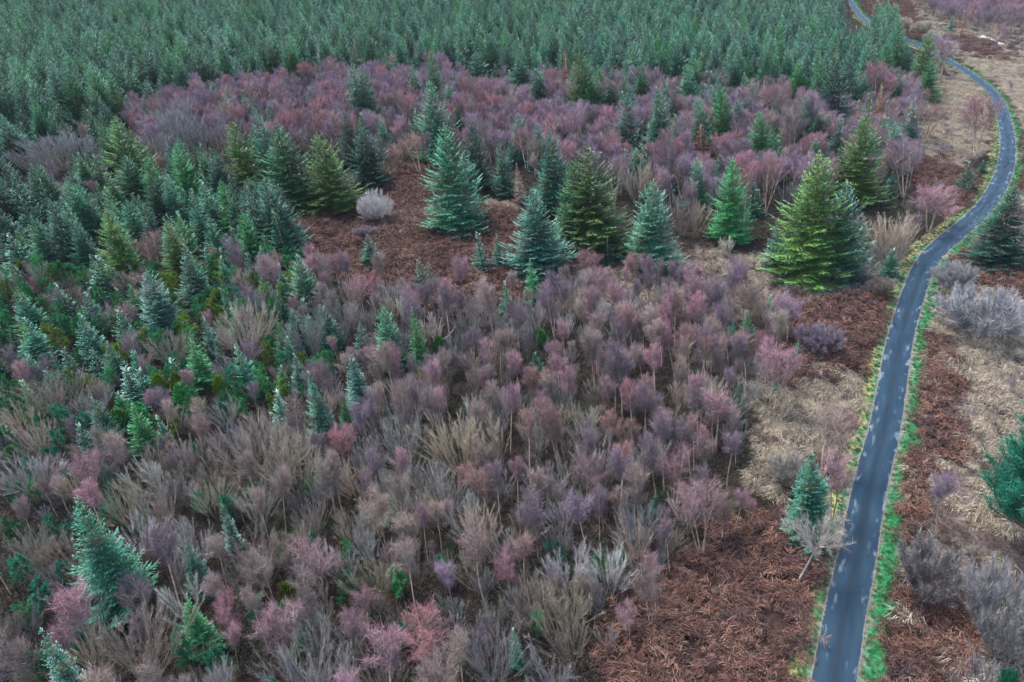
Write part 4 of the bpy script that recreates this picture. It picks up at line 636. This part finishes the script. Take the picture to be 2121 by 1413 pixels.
# labels: each tree is told by its look and by where it stands from the nearest landmark tree
marks = [a for a in things if a['ph']]; MC = np.array([a['c'] for a in marks]); seen_ = {}
assert len({a['ph'] for a in marks}) == len(marks)
med = {k: np.median([a['h'] for a in things if a['k'] == k]) for k in NOUN if any(a['k'] == k for a in things)}
for a in things:
    if a['ph']: a['label'] = a['ph']; continue
    d = np.abs(MC - a['c']) * [1, 1.25]; i = int(np.hypot(d[:, 0], d[:, 1]).argmin()); v = a['c'] - MC[i]
    rel = ("right of" if v[0] > 0 else "left of") if abs(v[0]) > abs(v[1]) else ("in front of" if v[1] > 0 else "behind")
    a['rel'] = (i, rel); a['dist'] = float(np.hypot(*v)); size = "small " if a['h'] < .8 * med[a['k']] else ("tall " if a['h'] > 1.25 * med[a['k']] else ""); a['look'] = size + TINT[a['t']][2] + " " + NOUN[a['k']]
    seen_.setdefault((a['look'], i, rel), []).append(a)
for (look, i, rel), q in seen_.items():
    q.sort(key=lambda a: a['dist'])
    for n_, a in enumerate(q):
        ph = marks[i]['ph']; lead = (ORD[n_] if n_ < len(ORD) else None)
        if lead is None: a['label'] = "close-set " + look + " " + rel + " the " + ph
        else: a['label'] = lead + look + ", " + rel + " the " + ph if lead == "" else lead + "nearest " + look + " " + rel + " the " + ph
        a['label'] = " ".join(a['label'].split()[:16])
first = {}
for a in things:
    i = pick_form(a); f = FORM[a['k']][i]; t, fr = tint_of(a); key = (a['k'], i)
    z = float(height(np.array([a['x']]), np.array([a['y']]))[0]) - 0.05
    sx, sz = a['r'] / f['R'], a['h'] / f['H']
    tilt = (0.02 if a['k'] in (S, L_, J) else .06)
    if key not in first:
        root = bpy.data.objects.new(a['k'], None); COL.objects.link(root); tr = put("trunk", f['wood'], root); cr = put("crown", f['crown'], root); first[key] = (root, tr, cr)
    else:
        s_, st, sc_ = first[key]; root = s_.copy(); COL.objects.link(root); tr = st.copy(); cr = sc_.copy(); COL.objects.link(tr); COL.objects.link(cr); tr.parent = root; cr.parent = root
    root.location = TN @ np.array([a['x'], a['y'], z]); root.rotation_euler = (r3.normal() * tilt, r3.normal() * tilt, r3.uniform(0, 6.28)); root.scale = (sx, sx, sz)
    if a['k'] == K_: root.rotation_euler = (0, 0, 0)
    root["label"] = a['label']; root["category"] = CAT[a['k']]; root["group"] = GRP[a['k']] if a['y'] < 240 or a['k'] != S else "close-set spruces of the plantation"
    cr["tint"] = t; cr["frost"] = fr
def mass(name, kinds, label, cat):
    q = [a for a in rest if a['k'] in kinds]
    if not q: return
    meshes, idx = [], {}
    for kd in kinds:
        for i, f in enumerate(FORM[kd]):
            w, c = f['soup']; s = Soup()
            for sp, mi in ((w, 0), (c, 1)):
                for V_, F_, T_ in zip(sp.v, sp.f, sp.t): s.v.append(V_); s.f.append(F_ + s.n); s.t.append(T_); s.m.append(np.full(len(F_), mi))
                s.n += sp.n
            idx[(kd, i)] = len(meshes); meshes.append(s.mesh(name + "_form", list(f['mats'])))
    P, R_, Sc, T, VI, FR = [], [], [], [], [], []
    zs = height(np.array([a['x'] for a in q]), np.array([a['y'] for a in q]))
    for a, z in zip(q, zs):
        i = pick_form(a); f = FORM[a['k']][i]; t, fr = tint_of(a); P.append(TN @ np.array([a['x'], a['y'], z])); R_.append((r3.normal() * .03, r3.normal() * .03, r3.uniform(0, 6.28))); sx = a['r'] / f['R']; Sc.append((sx, sx, a['h'] / f['H'])); T.append(t); VI.append(idx[(a['k'], i)]); FR.append(fr)
    scatter(name, P, R_, Sc, T, VI, meshes, label, frost=FR, category=cat).matrix_world = Matrix.Identity(4); print(name, len(q))
mass("spruce_forest", (S, L_), "close-set green spruce plantation filling the far ground in planted rows", "forest")
mass("birch_wood", (B,), "far mass of mauve and plum birch crowns behind the nearer trees", "wood")
mass("brushwood", (W, H_, P_, J), "tangle of further bare trees and scrub between the nearer ones", "wood")
print("things", len(things), "labels", len({a['label'] for a in things}))
#PART4
# ---------------------------------------------------------------- tumbled stone wall and pale stream in the far right corner
def stones(path_px, n, seed, size):
    rng = np.random.default_rng(seed); s = Soup(); W_ = np.array([ground_at(*p) for p in path_px]); t = rng.uniform(0, len(W_) - 1.001, n); i = t.astype(int); f = (t - i)[:, None]; C = W_[i] * (1 - f) + W_[i + 1] * f + rng.normal(size=(n, 2)) * .45
    ico = []; phi = 1.618
    for a_, b_ in ((1, phi), (-1, phi), (1, -phi), (-1, -phi)): ico += [(0, a_, b_), (a_, b_, 0), (b_, 0, a_)]
    import bmesh
    bm = bmesh.new(); bmesh.ops.create_icosphere(bm, subdivisions=1, radius=1.0); V0 = np.array([v.co[:] for v in bm.verts]); F0 = np.array([[v.index for v in fc.verts] for fc in bm.faces]); bm.free()
    for k in range(n):
        V = V0 * (1 + rng.normal(size=(len(V0), 1)) * .13) * np.array([1.3, 1, .8]) * size * rng.uniform(.5, 1.3); a = rng.uniform(0, 6.28); R_ = np.array([[math.cos(a), -math.sin(a), 0], [math.sin(a), math.cos(a), 0], [0, 0, 1]])
        s.add(V @ R_.T + [C[k, 0], C[k, 1], rng.uniform(0, .9) * size * 1.4], F0, np.zeros(len(V0)))
    return s
m, nt, b = new_mat("stone"); geo = N(nt, "ShaderNodeTexCoord").outputs["Object"]; nt.links.new(mixrgb(nt, ramp(nt, noise(nt, 1.6, 4, geo), .4, .6), (.42, .43, .44), (.68, .69, .70)), b.inputs["Base Color"]); b.inputs["Roughness"].default_value = .9; M_STONE = m
o = put("stone_wall", stones([(2022, 80), (2045, 82), (2060, 90), (2073, 96)], 130, 1, .55).mesh("stone_wall", [M_STONE]), label="ruined pale drystone wall along the far purple wood", category="wall")
o = put("stone_heap", stones([(1975, 79), (1988, 78)], 26, 2, .5).mesh("stone_heap", [M_STONE]), label="little heap of pale stones left of the ruined wall", category="stones")
o = put("rubble", stones([(2040, 3), (2080, 8), (2121, 10), (2160, 14)], 160, 3, .8).mesh("rubble", [M_STONE]), kind="stuff", label="pale broken stones along the far stream bed", category="stones")
m, nt, b = new_mat("stream_water"); b.inputs["Base Color"].default_value = (.35, .42, .48, 1); b.inputs["Roughness"].default_value = .12
W_ = [ground_at(*p) for p in ((2030, -6), (2080, -14), (2400, -10), (2400, 20), (2121, 8), (2070, 5))]; me = bpy.data.meshes.new("stream"); me.from_pydata([(x, y, .45) for x, y in W_], [], [list(range(6))[::-1]]); me.materials.append(m); put("stream", me, kind="structure")
# ---------------------------------------------------------------- air

bpy.ops.mesh.primitive_cube_add(size=1, location=(0, 0, 0)); hz = bpy.context.object; hz.name = "haze"; hz.data.name = "haze"
hz.scale = (7400, 7400, 70); hz.location = (0, 0, 29); hz.matrix_world = TILT4 @ Matrix.Translation((0, 0, 29)) @ Matrix.Diagonal((7400, 7400, 70, 1)); hz["kind"] = "stuff"; hz["label"] = "thin pale winter haze over the whole forest"; hz["category"] = "haze"
m = bpy.data.materials.new("haze"); m.use_nodes = True; nt = m.node_tree; nt.nodes.clear(); out = N(nt, "ShaderNodeOutputMaterial"); pv = N(nt, "ShaderNodeVolumePrincipled")
pv.inputs["Color"].default_value = (.80, .88, .96, 1); pv.inputs["Density"].default_value = 0.00007; nt.links.new(pv.outputs[0], out.inputs["Volume"]); hz.data.materials.append(m)
